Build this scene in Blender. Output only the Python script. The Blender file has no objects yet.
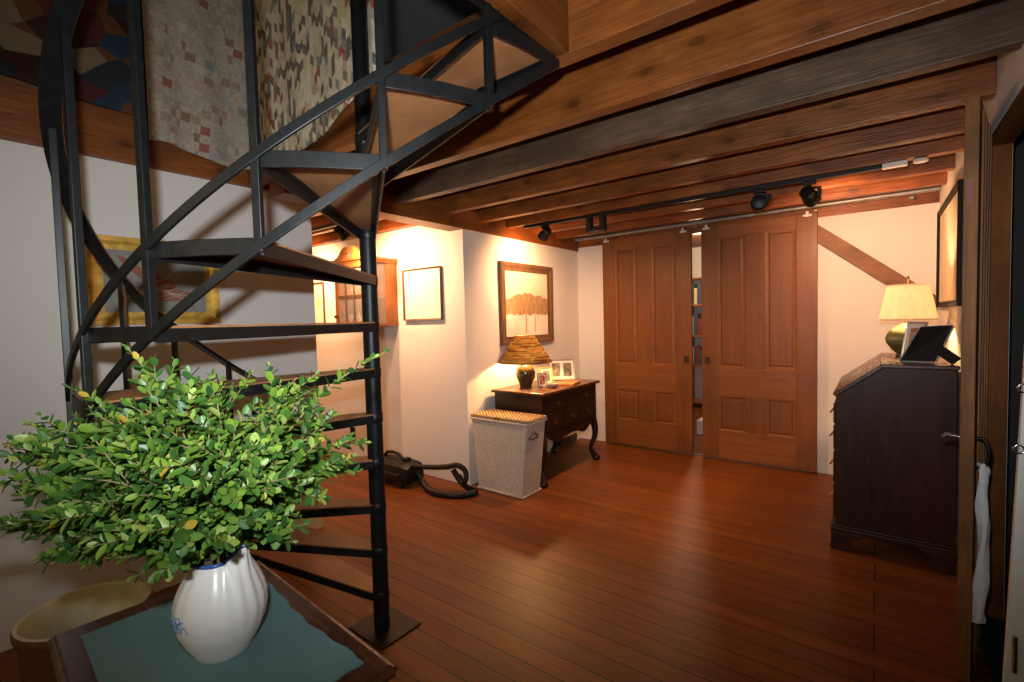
import bpy, bmesh, math, random
from mathutils import Vector, Matrix, Quaternion
random.seed(7)
scene = bpy.context.scene
COL = scene.collection
PI = math.pi
sin, cos, rad = math.sin, math.cos, math.radians

# ------------------------------------------------------------------ materials
def nt(name):
    m = bpy.data.materials.new(name); m.use_nodes = True
    t = m.node_tree; b = t.nodes['Principled BSDF']
    return m, t, b
def nd(t, kind, **kw):
    n = t.nodes.new(kind)
    for k, v in kw.items(): setattr(n, k, v)
    return n
def setin(n, **kw):
    for k, v in kw.items():
        n.inputs[k.replace('_', ' ')].default_value = v
def ramp(t, src, stops, interp='LINEAR'):
    r = nd(t, 'ShaderNodeValToRGB'); e = r.color_ramp.elements
    r.color_ramp.interpolation = interp
    while len(e) < len(stops): e.new(0.5)
    for i, (p, c) in enumerate(stops):
        e[i].position = p; e[i].color = (*c, 1) if len(c) == 3 else c
    t.links.new(src, r.inputs[0]); return r
def mixc(t, fac, a, b, mode='MIX'):
    n = nd(t, 'ShaderNodeMix', data_type='RGBA', blend_type=mode)
    for s, v in ((0, fac), (6, a), (7, b)):
        if isinstance(v, (int, float)): n.inputs[s].default_value = v
        elif isinstance(v, tuple): n.inputs[s].default_value = (*v, 1)
        else: t.links.new(v, n.inputs[s])
    return n.outputs[2]
def math_(t, op, a, b=None, c=None):
    n = nd(t, 'ShaderNodeMath', operation=op)
    for i, v in enumerate((a, b, c)):
        if v is None: continue
        if isinstance(v, (int, float)): n.inputs[i].default_value = v
        else: t.links.new(v, n.inputs[i])
    return n.outputs[0]
def coords(t, scale=(1, 1, 1), rand=True, src='Object', rot=(0, 0, 0)):
    c = nd(t, 'ShaderNodeTexCoord'); out = c.outputs[src]
    if rand:
        oi = nd(t, 'ShaderNodeObjectInfo'); mm = nd(t, 'ShaderNodeVectorMath', operation='ADD')
        s = math_(t, 'MULTIPLY', oi.outputs['Random'], 37.0)
        t.links.new(out, mm.inputs[0]); t.links.new(s, mm.inputs[1]); out = mm.outputs[0]
    mp = nd(t, 'ShaderNodeMapping'); mp.inputs['Scale'].default_value = scale; mp.inputs['Rotation'].default_value = rot
    t.links.new(out, mp.inputs[0]); return mp.outputs[0]
def noise(t, vec, scale=5, detail=4, rough=.5, dist=0):
    n = nd(t, 'ShaderNodeTexNoise'); setin(n, Scale=scale, Detail=detail, Roughness=rough, Distortion=dist)
    t.links.new(vec, n.inputs['Vector']); return n.outputs['Fac']
def bump(t, b, h, strength=.2, dist=.01):
    n = nd(t, 'ShaderNodeBump'); setin(n, Strength=strength, Distance=dist)
    t.links.new(h, n.inputs['Height']); t.links.new(n.outputs[0], b.inputs['Normal'])
def plain(name, col, rough=.5, metal=0, var=.12, vscale=9, bmp=0, spec=.5, coat=0):
    m, t, b = nt(name)
    v = coords(t); n = noise(t, v, vscale, 4)
    lo = tuple(c * (1 - var) for c in col); hi = tuple(min(1, c * (1 + var)) for c in col)
    r = ramp(t, n, [(.3, lo), (.7, hi)]); t.links.new(r.outputs[0], b.inputs['Base Color'])
    setin(b, Roughness=rough, Metallic=metal, Specular_IOR_Level=spec, Coat_Weight=coat)
    if bmp: bump(t, b, noise(t, v, vscale * 6, 5), bmp, .004)
    return m
def wood(name, dark, light, axis='X', across=14, rough=.45, knots=0.0, bmp=.15, spec=.5, along=1.0, coat=0):
    m, t, b = nt(name)
    sc = {'X': (along, across, across), 'Y': (across, along, across), 'Z': (across, across, along)}[axis]
    v = coords(t, sc)
    g = noise(t, v, 1.0, 7, .62, .6)
    fine = noise(t, v, 7.0, 3, .6)
    r = ramp(t, g, [(.28, dark), (.5, tuple((a + c) / 2 for a, c in zip(dark, light))), (.74, light)])
    c = mixc(t, .35, r.outputs[0], ramp(t, fine, [(.3, dark), (.7, light)]).outputs[0])
    if knots:
        vk = coords(t, (1, 1, 1)); sx = nd(t, 'ShaderNodeSeparateXYZ'); t.links.new(vk, sx.inputs[0])
        ia, ib = {'X': (0, 2), 'Y': (1, 2), 'Z': (2, 0)}[axis]
        cb = nd(t, 'ShaderNodeCombineXYZ')
        t.links.new(math_(t, 'MULTIPLY', sx.outputs[ia], 2.6), cb.inputs[0]); t.links.new(math_(t, 'MULTIPLY', sx.outputs[ib], 5.0), cb.inputs[1])
        wob = noise(t, vk, 9, 3)
        vo = nd(t, 'ShaderNodeTexVoronoi', voronoi_dimensions='2D'); setin(vo, Scale=1.0); t.links.new(cb.outputs[0], vo.inputs['Vector'])
        dd = math_(t, 'ADD', vo.outputs['Distance'], math_(t, 'MULTIPLY', math_(t, 'SUBTRACT', wob, .5), .16))
        k = ramp(t, dd, [(.05, (1, 1, 1)), (.10, (.35, .35, .35)), (.22, (0, 0, 0))])
        blot = noise(t, vk, 3.2, 4, .6)
        c = mixc(t, ramp(t, blot, [(.42, (0, 0, 0)), (.62, (.8, .8, .8))]).outputs[0], c, tuple((a * .55 + b * .45) * .62 for a, b in zip(dark, light)))
        kk = math_(t, 'MULTIPLY', k.outputs[0], knots)
        c = mixc(t, kk, c, tuple(x * .35 for x in dark))
    t.links.new(c, b.inputs['Base Color'])
    rr = nd(t, 'ShaderNodeMapRange'); setin(rr, To_Min=rough - .08, To_Max=rough + .12); t.links.new(fine, rr.inputs[0])
    t.links.new(rr.outputs[0], b.inputs['Roughness'])
    setin(b, Specular_IOR_Level=spec, Coat_Weight=coat, Coat_Roughness=.2)
    if bmp: bump(t, b, mixc(t, .5, g, fine), bmp, .006)
    return m

M = {}
def plaster(name, col):
    m, t, b = nt(name)
    v = coords(t, rand=False); n = noise(t, v, 1.3, 5); f = noise(t, v, 26, 5)
    r = ramp(t, n, [(.3, tuple(c * .95 for c in col)), (.7, col)])
    t.links.new(r.outputs[0], b.inputs['Base Color']); setin(b, Roughness=.75, Specular_IOR_Level=.25)
    bump(t, b, f, .12, .004); return m
M['plaster'] = plaster('white_plaster', (.80, .77, .73))
M['grey_plaster'] = plaster('grey_plaster', (.62, .62, .60))
M['beam'] = wood('joist_wood', (.10, .025, .005), (.44, .132, .025), 'X', 11, .40, .6, .8, .45)
M['beam_y'] = wood('girder_wood', (.10, .025, .005), (.40, .124, .024), 'Y', 11, .42, .6, .8, .4)
M['beam_grey'] = wood('weathered_joist', (.060, .032, .018), (.215, .125, .072), 'X', 13, .45, .25, .9, .4)
M['brace'] = wood('brace_wood', (.13, .045, .016), (.33, .15, .06), 'X', 9, .55, .3, .3)
M['deck'] = wood('deck_wood', (.09, .028, .008), (.22, .08, .022), 'Y', 8, .55, .5, .2)
M['door'] = wood('sliding_door_wood', (.130, .043, .009), (.245, .086, .018), 'Z', 20, .42, 0, .08)
M['door_x'] = wood('sliding_door_rail_wood', (.165, .055, .011), (.315, .112, .024), 'X', 20, .42, 0, .08)
M['oldwood'] = wood('old_door_wood', (.09, .032, .008), (.44, .175, .048), 'Z', 24, .55, .2, .5, .3)
M['jamb'] = wood('jamb_wood', (.15, .043, .009), (.36, .125, .026), 'Z', 12, .6, .4, .2, .15)
M['mahog'] = wood('dark_mahogany', (.018, .006, .004), (.060, .018, .010), 'Z', 10, .40, 0, .04, .25)
M['lowboy'] = wood('lowboy_mahogany', (.008, .003, .0025), (.030, .010, .007), 'Z', 10, .34, 0, .04, .4)
M['mahog_top'] = wood('polished_mahogany', (.035, .012, .006), (.12, .042, .017), 'Y', 12, .26, 0, .03, .6)
M['walnut'] = wood('walnut_top', (.035, .012, .006), (.15, .055, .024), 'X', 10, .25, .5, .05, .5)
M['tread'] = wood('tread_wood', (.34, .140, .050), (.56, .26, .10), 'X', 7, .5, .1, .1)
M['pine'] = wood('orange_pine', (.24, .075, .015), (.50, .19, .048), 'Z', 9, .4, .4, .08)
M['frame_brown'] = wood('frame_brown', (.06, .03, .015), (.20, .105, .05), 'Z', 20, .4, 0, .1)
M['frame_black'] = plain('frame_black', (.010, .008, .007), .6, 0, .12, 9, 0, .2)
M['iron'] = plain('black_iron', (.007, .0078, .0085), .42, 0, .3, 30, .08, .32)
M['iron_tread'] = plain('tread_iron', (.008, .0085, .009), .44, 0, .3, 30, .08, .32)
M['blackplastic'] = plain('black_plastic', (.009, .0075, .007), .45, 0, .12, 9, 0, .35)
M['hose'] = plain('hose_black', (.010, .010, .010), .45, 0, .12, 9, 0, .4)
M['brass'] = plain('brass', (.62, .40, .13), .3, .95)
M['dullbrass'] = plain('dull_brass', (.085, .050, .02), .45, .6)
M['steel'] = plain('galvanised_steel', (.34, .33, .31), .45, .6, .15, 20)
M['chrome'] = plain('chrome', (.55, .55, .55), .2, 1)
M['whitepaint'] = plain('white_paint', (.84, .82, .77), .5, 0, .06)
M['whitemetal'] = plain('white_metal', (.8, .77, .72), .4)
M['gold'] = plain('gold_leaf', (.74, .44, .08), .36, .3, .3, 25, .2)
M['teal'] = None
M['towel'] = plain('white_towel', (.78, .77, .76), .95, 0, .08, 40, .6, .1)
M['carpet'] = plain('teal_carpet', (.028, .046, .048), .95, 0, .25, 60, .4, .1)
M['paper'] = plain('paper', (.85, .82, .74), .6, 0, .03)
M['glassware'] = None

def teal():
    m, t, b = nt('teal_cloth')
    v = coords(t, rand=False); w = noise(t, v, 160, 2); n = noise(t, v, 6, 4)
    r = ramp(t, n, [(.3, (.115, .215, .230)), (.7, (.155, .270, .285))])
    t.links.new(r.outputs[0], b.inputs['Base Color']); setin(b, Roughness=.9, Specular_IOR_Level=.15)
    bump(t, b, w, .35, .002); return m
M['teal'] = teal()

def floor_mat():
    m, t, b = nt('pine_floor_boards')
    v = coords(t, rand=False)
    br = nd(t, 'ShaderNodeTexBrick', offset=.37, offset_frequency=3, squash=1, squash_frequency=1)
    setin(br, Scale=1.0, Mortar_Size=.0028, Mortar_Smooth=.1, Bias=0.0, Brick_Width=11.0, Row_Height=.105)
    br.inputs['Color1'].default_value = (0, 0, 0, 1); br.inputs['Color2'].default_value = (1, 1, 1, 1); br.inputs['Mortar'].default_value = (.5, .5, .5, 1)
    t.links.new(v, br.inputs['Vector'])
    mp = nd(t, 'ShaderNodeMapping'); mp.inputs['Scale'].default_value = (1.1, 17, 1)
    add = nd(t, 'ShaderNodeVectorMath', operation='ADD'); t.links.new(v, add.inputs[0])
    sc = nd(t, 'ShaderNodeVectorMath', operation='SCALE'); t.links.new(br.outputs['Color'], sc.inputs[0]); sc.inputs['Scale'].default_value = 11
    t.links.new(sc.outputs[0], add.inputs[1]); t.links.new(add.outputs[0], mp.inputs[0])
    g = noise(t, mp.outputs[0], 1.4, 7, .6, .5); f = noise(t, mp.outputs[0], 9, 3)
    r = ramp(t, g, [(.25, (.115, .031, .006)), (.5, (.215, .064, .011)), (.78, (.32, .098, .016))])
    c = mixc(t, .34, r.outputs[0], ramp(t, f, [(.3, (.10, .028, .006)), (.75, (.36, .12, .026))]).outputs[0])
    tone = ramp(t, br.outputs['Color'], [(0, (.74, .71, .68)), (1, (1.0, 1.0, 1.0))])
    c = mixc(t, 1.0, c, tone.outputs[0], 'MULTIPLY')
    wear = noise(t, v, 1.1, 5)
    c = mixc(t, ramp(t, wear, [(.45, (0, 0, 0)), (.75, (.35, .35, .35))]).outputs[0], c, (.17, .066, .020))
    c = mixc(t, br.outputs['Fac'], c, (.018, .006, .003))
    t.links.new(c, b.inputs['Base Color'])
    rg = nd(t, 'ShaderNodeMapRange'); setin(rg, To_Min=.34, To_Max=.56); t.links.new(f, rg.inputs[0]); t.links.new(rg.outputs[0], b.inputs['Roughness'])
    setin(b, Specular_IOR_Level=.30)
    h = math_(t, 'SUBTRACT', math_(t, 'MULTIPLY', f, .25), br.outputs['Fac'])
    bump(t, b, h, .25, .004); return m
M['floor'] = floor_mat()

def leaf_mat():
    m, t, b = nt('boxwood_leaf')
    g = nd(t, 'ShaderNodeNewGeometry')
    r = ramp(t, g.outputs['Random Per Island'], [(0, (.022, .070, .018)), (.25, (.045, .118, .020)), (.55, (.090, .185, .023)), (.80, (.165, .27, .030)), (.975, (.26, .35, .08)), (.990, (.45, .30, .03)), (1, (.30, .13, .03))])
    t.links.new(r.outputs[0], b.inputs['Base Color'])
    setin(b, Roughness=.42, Specular_IOR_Level=.4)
    tr = nd(t, 'ShaderNodeBsdfTranslucent'); t.links.new(r.outputs[0], tr.inputs[0])
    mx = nd(t, 'ShaderNodeMixShader'); mx.inputs[0].default_value = .18
    t.links.new(b.outputs[0], mx.inputs[1]); t.links.new(tr.outputs[0], mx.inputs[2])
    t.links.new(mx.outputs[0], t.nodes['Material Output'].inputs[0]); return m
M['leaf'] = leaf_mat()
M['stem'] = plain('boxwood_stem', (.20, .15, .06), .7)

def ceramic():
    m, t, b = nt('white_glaze')
    v = coords(t, rand=False); n = noise(t, v, 12, 4)
    r = ramp(t, n, [(.3, (.70, .68, .65)), (.7, (.80, .78, .75))]); t.links.new(r.outputs[0], b.inputs['Base Color'])
    setin(b, Roughness=.28, Specular_IOR_Level=.5); return m
M['ceramic'] = ceramic()
M['blueglaze'] = plain('blue_glaze', (.035, .095, .33), .3)
M['bluemotif'] = plain('blue_painted_motif', (.10, .22, .50), .35)

def wicker(name, c1, c2):
    m, t, b = nt(name)
    v = coords(t, rand=False)
    s = nd(t, 'ShaderNodeSeparateXYZ'); t.links.new(v, s.inputs[0])
    h = math_(t, 'ADD', s.outputs[0], s.outputs[1])
    a = math_(t, 'SINE', math_(t, 'MULTIPLY', h, 2 * PI / .034))
    z = math_(t, 'SINE', math_(t, 'ADD', math_(t, 'MULTIPLY', s.outputs[2], 2 * PI / .015), math_(t, 'MULTIPLY', math_(t, 'GREATER_THAN', a, 0.0), PI)))
    n = noise(t, v, 60, 3)
    w = math_(t, 'ADD', math_(t, 'MULTIPLY', z, math_(t, 'ABSOLUTE', a)), math_(t, 'MULTIPLY', n, 1.2))
    r = ramp(t, w, [(0, c1), (.75, c2)]); t.links.new(r.outputs[0], b.inputs['Base Color'])
    setin(b, Roughness=.7, Specular_IOR_Level=.3); bump(t, b, w, .9, .006); return m
M['wicker'] = wicker('whitewashed_wicker', (.42, .38, .32), (.90, .86, .78))
M['wickertop'] = wicker('tan_wicker', (.30, .18, .08), (.66, .46, .25))

def quilt_patch():
    m, t, b = nt('faded_patchwork')
    v = coords(t, (1, 1, 1), False, rot=(rad(6), 0, 0))
    sn = nd(t, 'ShaderNodeVectorMath', operation='SNAP'); sn.inputs[1].default_value = (9, .045, .045)
    t.links.new(v, sn.inputs[0])
    wn = nd(t, 'ShaderNodeTexWhiteNoise', noise_dimensions='3D'); t.links.new(sn.outputs[0], wn.inputs['Vector'])
    ch = nd(t, 'ShaderNodeTexChecker'); setin(ch, Scale=1 / .045); 
    ch.inputs['Color1'].default_value = (0, 0, 0, 1); ch.inputs['Color2'].default_value = (1, 1, 1, 1); t.links.new(v, ch.inputs['Vector'])
    pal = ramp(t, wn.outputs['Value'], [(0, (.36, .30, .24)), (.16, (.24, .14, .10)), (.3, (.40, .33, .27)), (.42, (.20, .23, .24)), (.54, (.42, .28, .25)), (.66, (.27, .20, .15)), (.76, (.45, .39, .31)), (.88, (.30, .10, .08)), (.93, (.33, .31, .29))], 'CONSTANT')
    bg = ramp(t, noise(t, v, 55, 3), [(.35, (.34, .28, .22)), (.65, (.46, .40, .32))])
    big = nd(t, 'ShaderNodeTexChecker'); setin(big, Scale=1 / .18); big.inputs['Color1'].default_value = (0, 0, 0, 1); big.inputs['Color2'].default_value = (1, 1, 1, 1); t.links.new(v, big.inputs['Vector'])
    fac = math_(t, 'MULTIPLY', ch.outputs['Fac'], math_(t, 'ADD', math_(t, 'MULTIPLY', big.outputs['Fac'], .5), .45))
    c = mixc(t, fac, bg.outputs[0], pal.outputs[0])
    sp = noise(t, v, 120, 2); c = mixc(t, ramp(t, sp, [(.62, (0, 0, 0)), (.7, (.5, .5, .5))]).outputs[0], c, (.30, .13, .11))
    t.links.new(c, b.inputs['Base Color']); setin(b, Roughness=.95, Specular_IOR_Level=.1)
    bump(t, b, noise(t, v, 24, 4), .5, .012); return m
M['quilt_patch'] = quilt_patch()
def quilt_blocks():
    m, t, b = nt('tumbling_block_patchwork')
    v = coords(t, (1, 1, 1), False)
    s = nd(t, 'ShaderNodeSeparateXYZ'); t.links.new(v, s.inputs[0])
    u = math_(t, 'DIVIDE', s.outputs[0], .027)
    fu = math_(t, 'FLOOR', u); zig = math_(t, 'PINGPONG', u, 1.0)
    w = math_(t, 'ADD', math_(t, 'DIVIDE', s.outputs[2], .046), math_(t, 'MULTIPLY', zig, .5))
    w = math_(t, 'ADD', w, math_(t, 'MULTIPLY', math_(t, 'FLOOR', math_(t, 'DIVIDE', fu, 2.0)), .5))
    fw = math_(t, 'FLOOR', w)
    cb = nd(t, 'ShaderNodeCombineXYZ'); t.links.new(fu, cb.inputs[0]); t.links.new(fw, cb.inputs[1])
    wn = nd(t, 'ShaderNodeTexWhiteNoise', noise_dimensions='2D'); t.links.new(cb.outputs[0], wn.inputs['Vector'])
    pal = ramp(t, wn.outputs['Value'], [(0, (.80, .70, .46)), (.30, (.66, .54, .32)), (.48, (.76, .64, .48)), (.60, (.20, .13, .08)), (.68, (.38, .05, .04)), (.74, (.06, .07, .11)), (.79, (.13, .06, .05)), (.85, (.20, .24, .25)), (.90, (.55, .36, .29)), (.95, (.10, .09, .07))], 'CONSTANT')
    sp = noise(t, v, 90, 2)
    c = mixc(t, .25, pal.outputs[0], ramp(t, sp, [(.4, (.3, .24, .16)), (.6, (.62, .55, .42))]).outputs[0])
    t.links.new(c, b.inputs['Base Color']); setin(b, Roughness=.95, Specular_IOR_Level=.1)
    bump(t, b, noise(t, v, 26, 4), .5, .012); return m
M['quilt_blocks'] = quilt_blocks()
def quilt_crazy():
    m, t, b = nt('crazy_patchwork')
    v = coords(t, (1, 6.0, 10.0), False, rot=(rad(38), 0, 0))
    vo = nd(t, 'ShaderNodeTexVoronoi'); setin(vo, Scale=1.0); t.links.new(v, vo.inputs['Vector'])
    sp = nd(t, 'ShaderNodeSeparateColor'); t.links.new(vo.outputs['Color'], sp.inputs[0])
    pal = ramp(t, sp.outputs[0], [(0, (.012, .016, .02)), (.2, (.06, .010, .008)), (.36, (.022, .02, .016)), (.52, (.09, .034, .013)), (.64, (.014, .026, .05)), (.74, (.14, .10, .06)), (.86, (.03, .008, .008))], 'CONSTANT')  # dark patches, darkened further in colour to imitate the flash falling off
    t.links.new(pal.outputs[0], b.inputs['Base Color']); setin(b, Roughness=.7, Specular_IOR_Level=.2)
    return m
M['quilt_crazy'] = quilt_crazy()

def shade_stripe():
    m, t, b = nt('striped_shade')
    v = coords(t, (3, 3, 60), False); n = noise(t, v, 1, 3, .6)
    r = ramp(t, n, [(.30, (.05, .018, .008)), (.40, (.24, .09, .025)), (.45, (.05, .025, .01)), (.51, (.55, .36, .10)), (.56, (.14, .12, .03)), (.62, (.45, .22, .05)), (.68, (.10, .035, .012))])
    t.links.new(r.outputs[0], b.inputs['Base Color']); setin(b, Roughness=.8, Specular_IOR_Level=.15)
    tr = nd(t, 'ShaderNodeBsdfTranslucent'); t.links.new(r.outputs[0], tr.inputs[0])
    mx = nd(t, 'ShaderNodeMixShader'); mx.inputs[0].default_value = .22
    t.links.new(b.outputs[0], mx.inputs[1]); t.links.new(tr.outputs[0], mx.inputs[2]); t.links.new(mx.outputs[0], t.nodes['Material Output'].inputs[0])
    return m
M['shade_stripe'] = shade_stripe()
def shade_pleat():
    m, t, b = nt('pleated_shade')
    v = coords(t, rand=False); n = noise(t, v, 30, 3)
    r = ramp(t, n, [(.3, (.74, .65, .54)), (.7, (.82, .73, .62))]); t.links.new(r.outputs[0], b.inputs['Base Color'])
    setin(b, Roughness=.85, Specular_IOR_Level=.1)
    tr = nd(t, 'ShaderNodeBsdfTranslucent'); t.links.new(r.outputs[0], tr.inputs[0])
    mx = nd(t, 'ShaderNodeMixShader'); mx.inputs[0].default_value = .5
    t.links.new(b.outputs[0], mx.inputs[1]); t.links.new(tr.outputs[0], mx.inputs[2]); t.links.new(mx.outputs[0], t.nodes['Material Output'].inputs[0])
    return m
M['shade_pleat'] = shade_pleat()
def glaze(name, a, c, d):
    m, t, b = nt(name); v = coords(t, (2, 2, 16), False); n = noise(t, v, 1.2, 5, .6, 1.0)
    r = ramp(t, n, [(.3, a), (.55, c), (.75, d)]); t.links.new(r.outputs[0], b.inputs['Base Color'])
    setin(b, Roughness=.15, Specular_IOR_Level=.6); return m
M['glaze_dark'] = glaze('dark_glaze', (.012, .014, .008), (.06, .05, .02), (.16, .11, .035))
M['glaze_green'] = glaze('green_glaze', (.05, .06, .02), (.15, .16, .06), (.30, .27, .12))
M['glaze_brown'] = plain('brown_stoneware', (.13, .05, .022), .35)
M['glaze_cream'] = plain('cream_stoneware', (.62, .54, .32), .35, 0, .15, 12)
def glass():
    m, t, b = nt('clear_glass')
    setin(b, Roughness=.03, Base_Color=(1, 1, 1, 1), Alpha=.16, Specular_IOR_Level=.5); return m
M['glass'] = glass()
M['glassware'] = plain('pressed_glass', (.55, .50, .42), .12, .1)

def art_tree():
    m, t, b = nt('winter_tree_painting')
    v = coords(t, rand=False); s = nd(t, 'ShaderNodeSeparateXYZ'); t.links.new(v, s.inputs[0])
    y, z = s.outputs[1], s.outputs[2]
    sky = ramp(t, z, [(.0, (.66, .56, .42)), (.28, (.74, .66, .52))])
    n = noise(t, coords(t, (1, 4, 3), False), 3, 6, .7); n2 = noise(t, coords(t, (1, 50, 9), False), 1, 3)
    edge = math_(t, 'ADD', z, math_(t, 'MULTIPLY', math_(t, 'SUBTRACT', n, .5), .12))
    top = math_(t, 'LESS_THAN', math_(t, 'ADD', edge, math_(t, 'MULTIPLY', math_(t, 'MULTIPLY', y, y), .5)), .10)
    bot = math_(t, 'GREATER_THAN', edge, -.10)
    mass = math_(t, 'MULTIPLY', top, bot)
    brown = ramp(t, n2, [(.3, (.24, .14, .07)), (.7, (.44, .29, .16))])
    snow = ramp(t, noise(t, v, 9, 4), [(.3, (.66, .60, .52)), (.7, (.80, .75, .66))])
    c = mixc(t, math_(t, 'GREATER_THAN', z, -.10), snow.outputs[0], sky.outputs[0])
    c = mixc(t, mass, c, brown.outputs[0])
    tr1 = math_(t, 'LESS_THAN', math_(t, 'ABSOLUTE', math_(t, 'ADD', y, .03)), .011); tr2 = math_(t, 'LESS_THAN', math_(t, 'ABSOLUTE', math_(t, 'SUBTRACT', y, .12)), .007)
    tr = math_(t, 'MULTIPLY', math_(t, 'MAXIMUM', tr1, tr2), math_(t, 'MULTIPLY', math_(t, 'GREATER_THAN', z, -.27), math_(t, 'LESS_THAN', z, -.02)))
    c = mixc(t, tr, c, (.45, .27, .12))
    t.links.new(c, b.inputs['Base Color']); setin(b, Roughness=.5, Specular_IOR_Level=.2); return m
M['art_tree'] = art_tree()
def art_noise(name, stops, sc, dist=0):
    m, t, b = nt(name); v = coords(t, rand=False); n = noise(t, v, sc, 5, .6, dist)
    t.links.new(ramp(t, n, stops).outputs[0], b.inputs['Base Color']); setin(b, Roughness=.5, Specular_IOR_Level=.25); return m
M['art_pale'] = art_noise('pale_drawing', [(.3, (.84, .80, .70)), (.60, (.82, .78, .66)), (.68, (.66, .64, .46)), (.74, (.82, .78, .68))], 7)
M['art_grey'] = art_noise('grey_painting', [(.3, (.20, .20, .185)), (.7, (.30, .295, .275))], 14, .5)
M['art_flower'] = art_noise('flower_print', [(.3, (.82, .76, .60)), (.56, (.80, .74, .56)), (.62, (.75, .62, .18)), (.7, (.50, .52, .25)), (.8, (.82, .76, .6))], 9)
M['art_right'] = plain('pale_print', (.68, .58, .43), .85, 0, .1, 4, 0, .1)
M['rust'] = plain('painted_rust', (.28, .10, .06), .6)
M['palestroke'] = plain('painted_cream', (.50, .44, .33), .6)
M['photo'] = art_noise('colour_photo', [(.3, (.10, .03, .02)), (.42, (.50, .12, .06)), (.55, (.55, .38, .28)), (.65, (.12, .16, .30)), (.8, (.7, .6, .5))], 26, .5)
M['photo_dark'] = art_noise('old_photo', [(.3, (.05, .045, .045)), (.55, (.22, .18, .16)), (.75, (.45, .38, .32))], 30, .5)
M['tan'] = plain('tan_leather', (.45, .19, .06), .45)
M['book_a'] = plain('book_red', (.22, .04, .03), .6); M['book_b'] = plain('book_green', (.05, .09, .05), .6); M['book_c'] = plain('book_cream', (.6, .5, .32), .6); M['book_d'] = plain('book_blue', (.05, .07, .13), .6)
M['register'] = plain('vent_metal', (.10, .08, .06), .5, .5)
M['darkroom'] = plain('dark_wall', (.05, .045, .04), .8)

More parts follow.
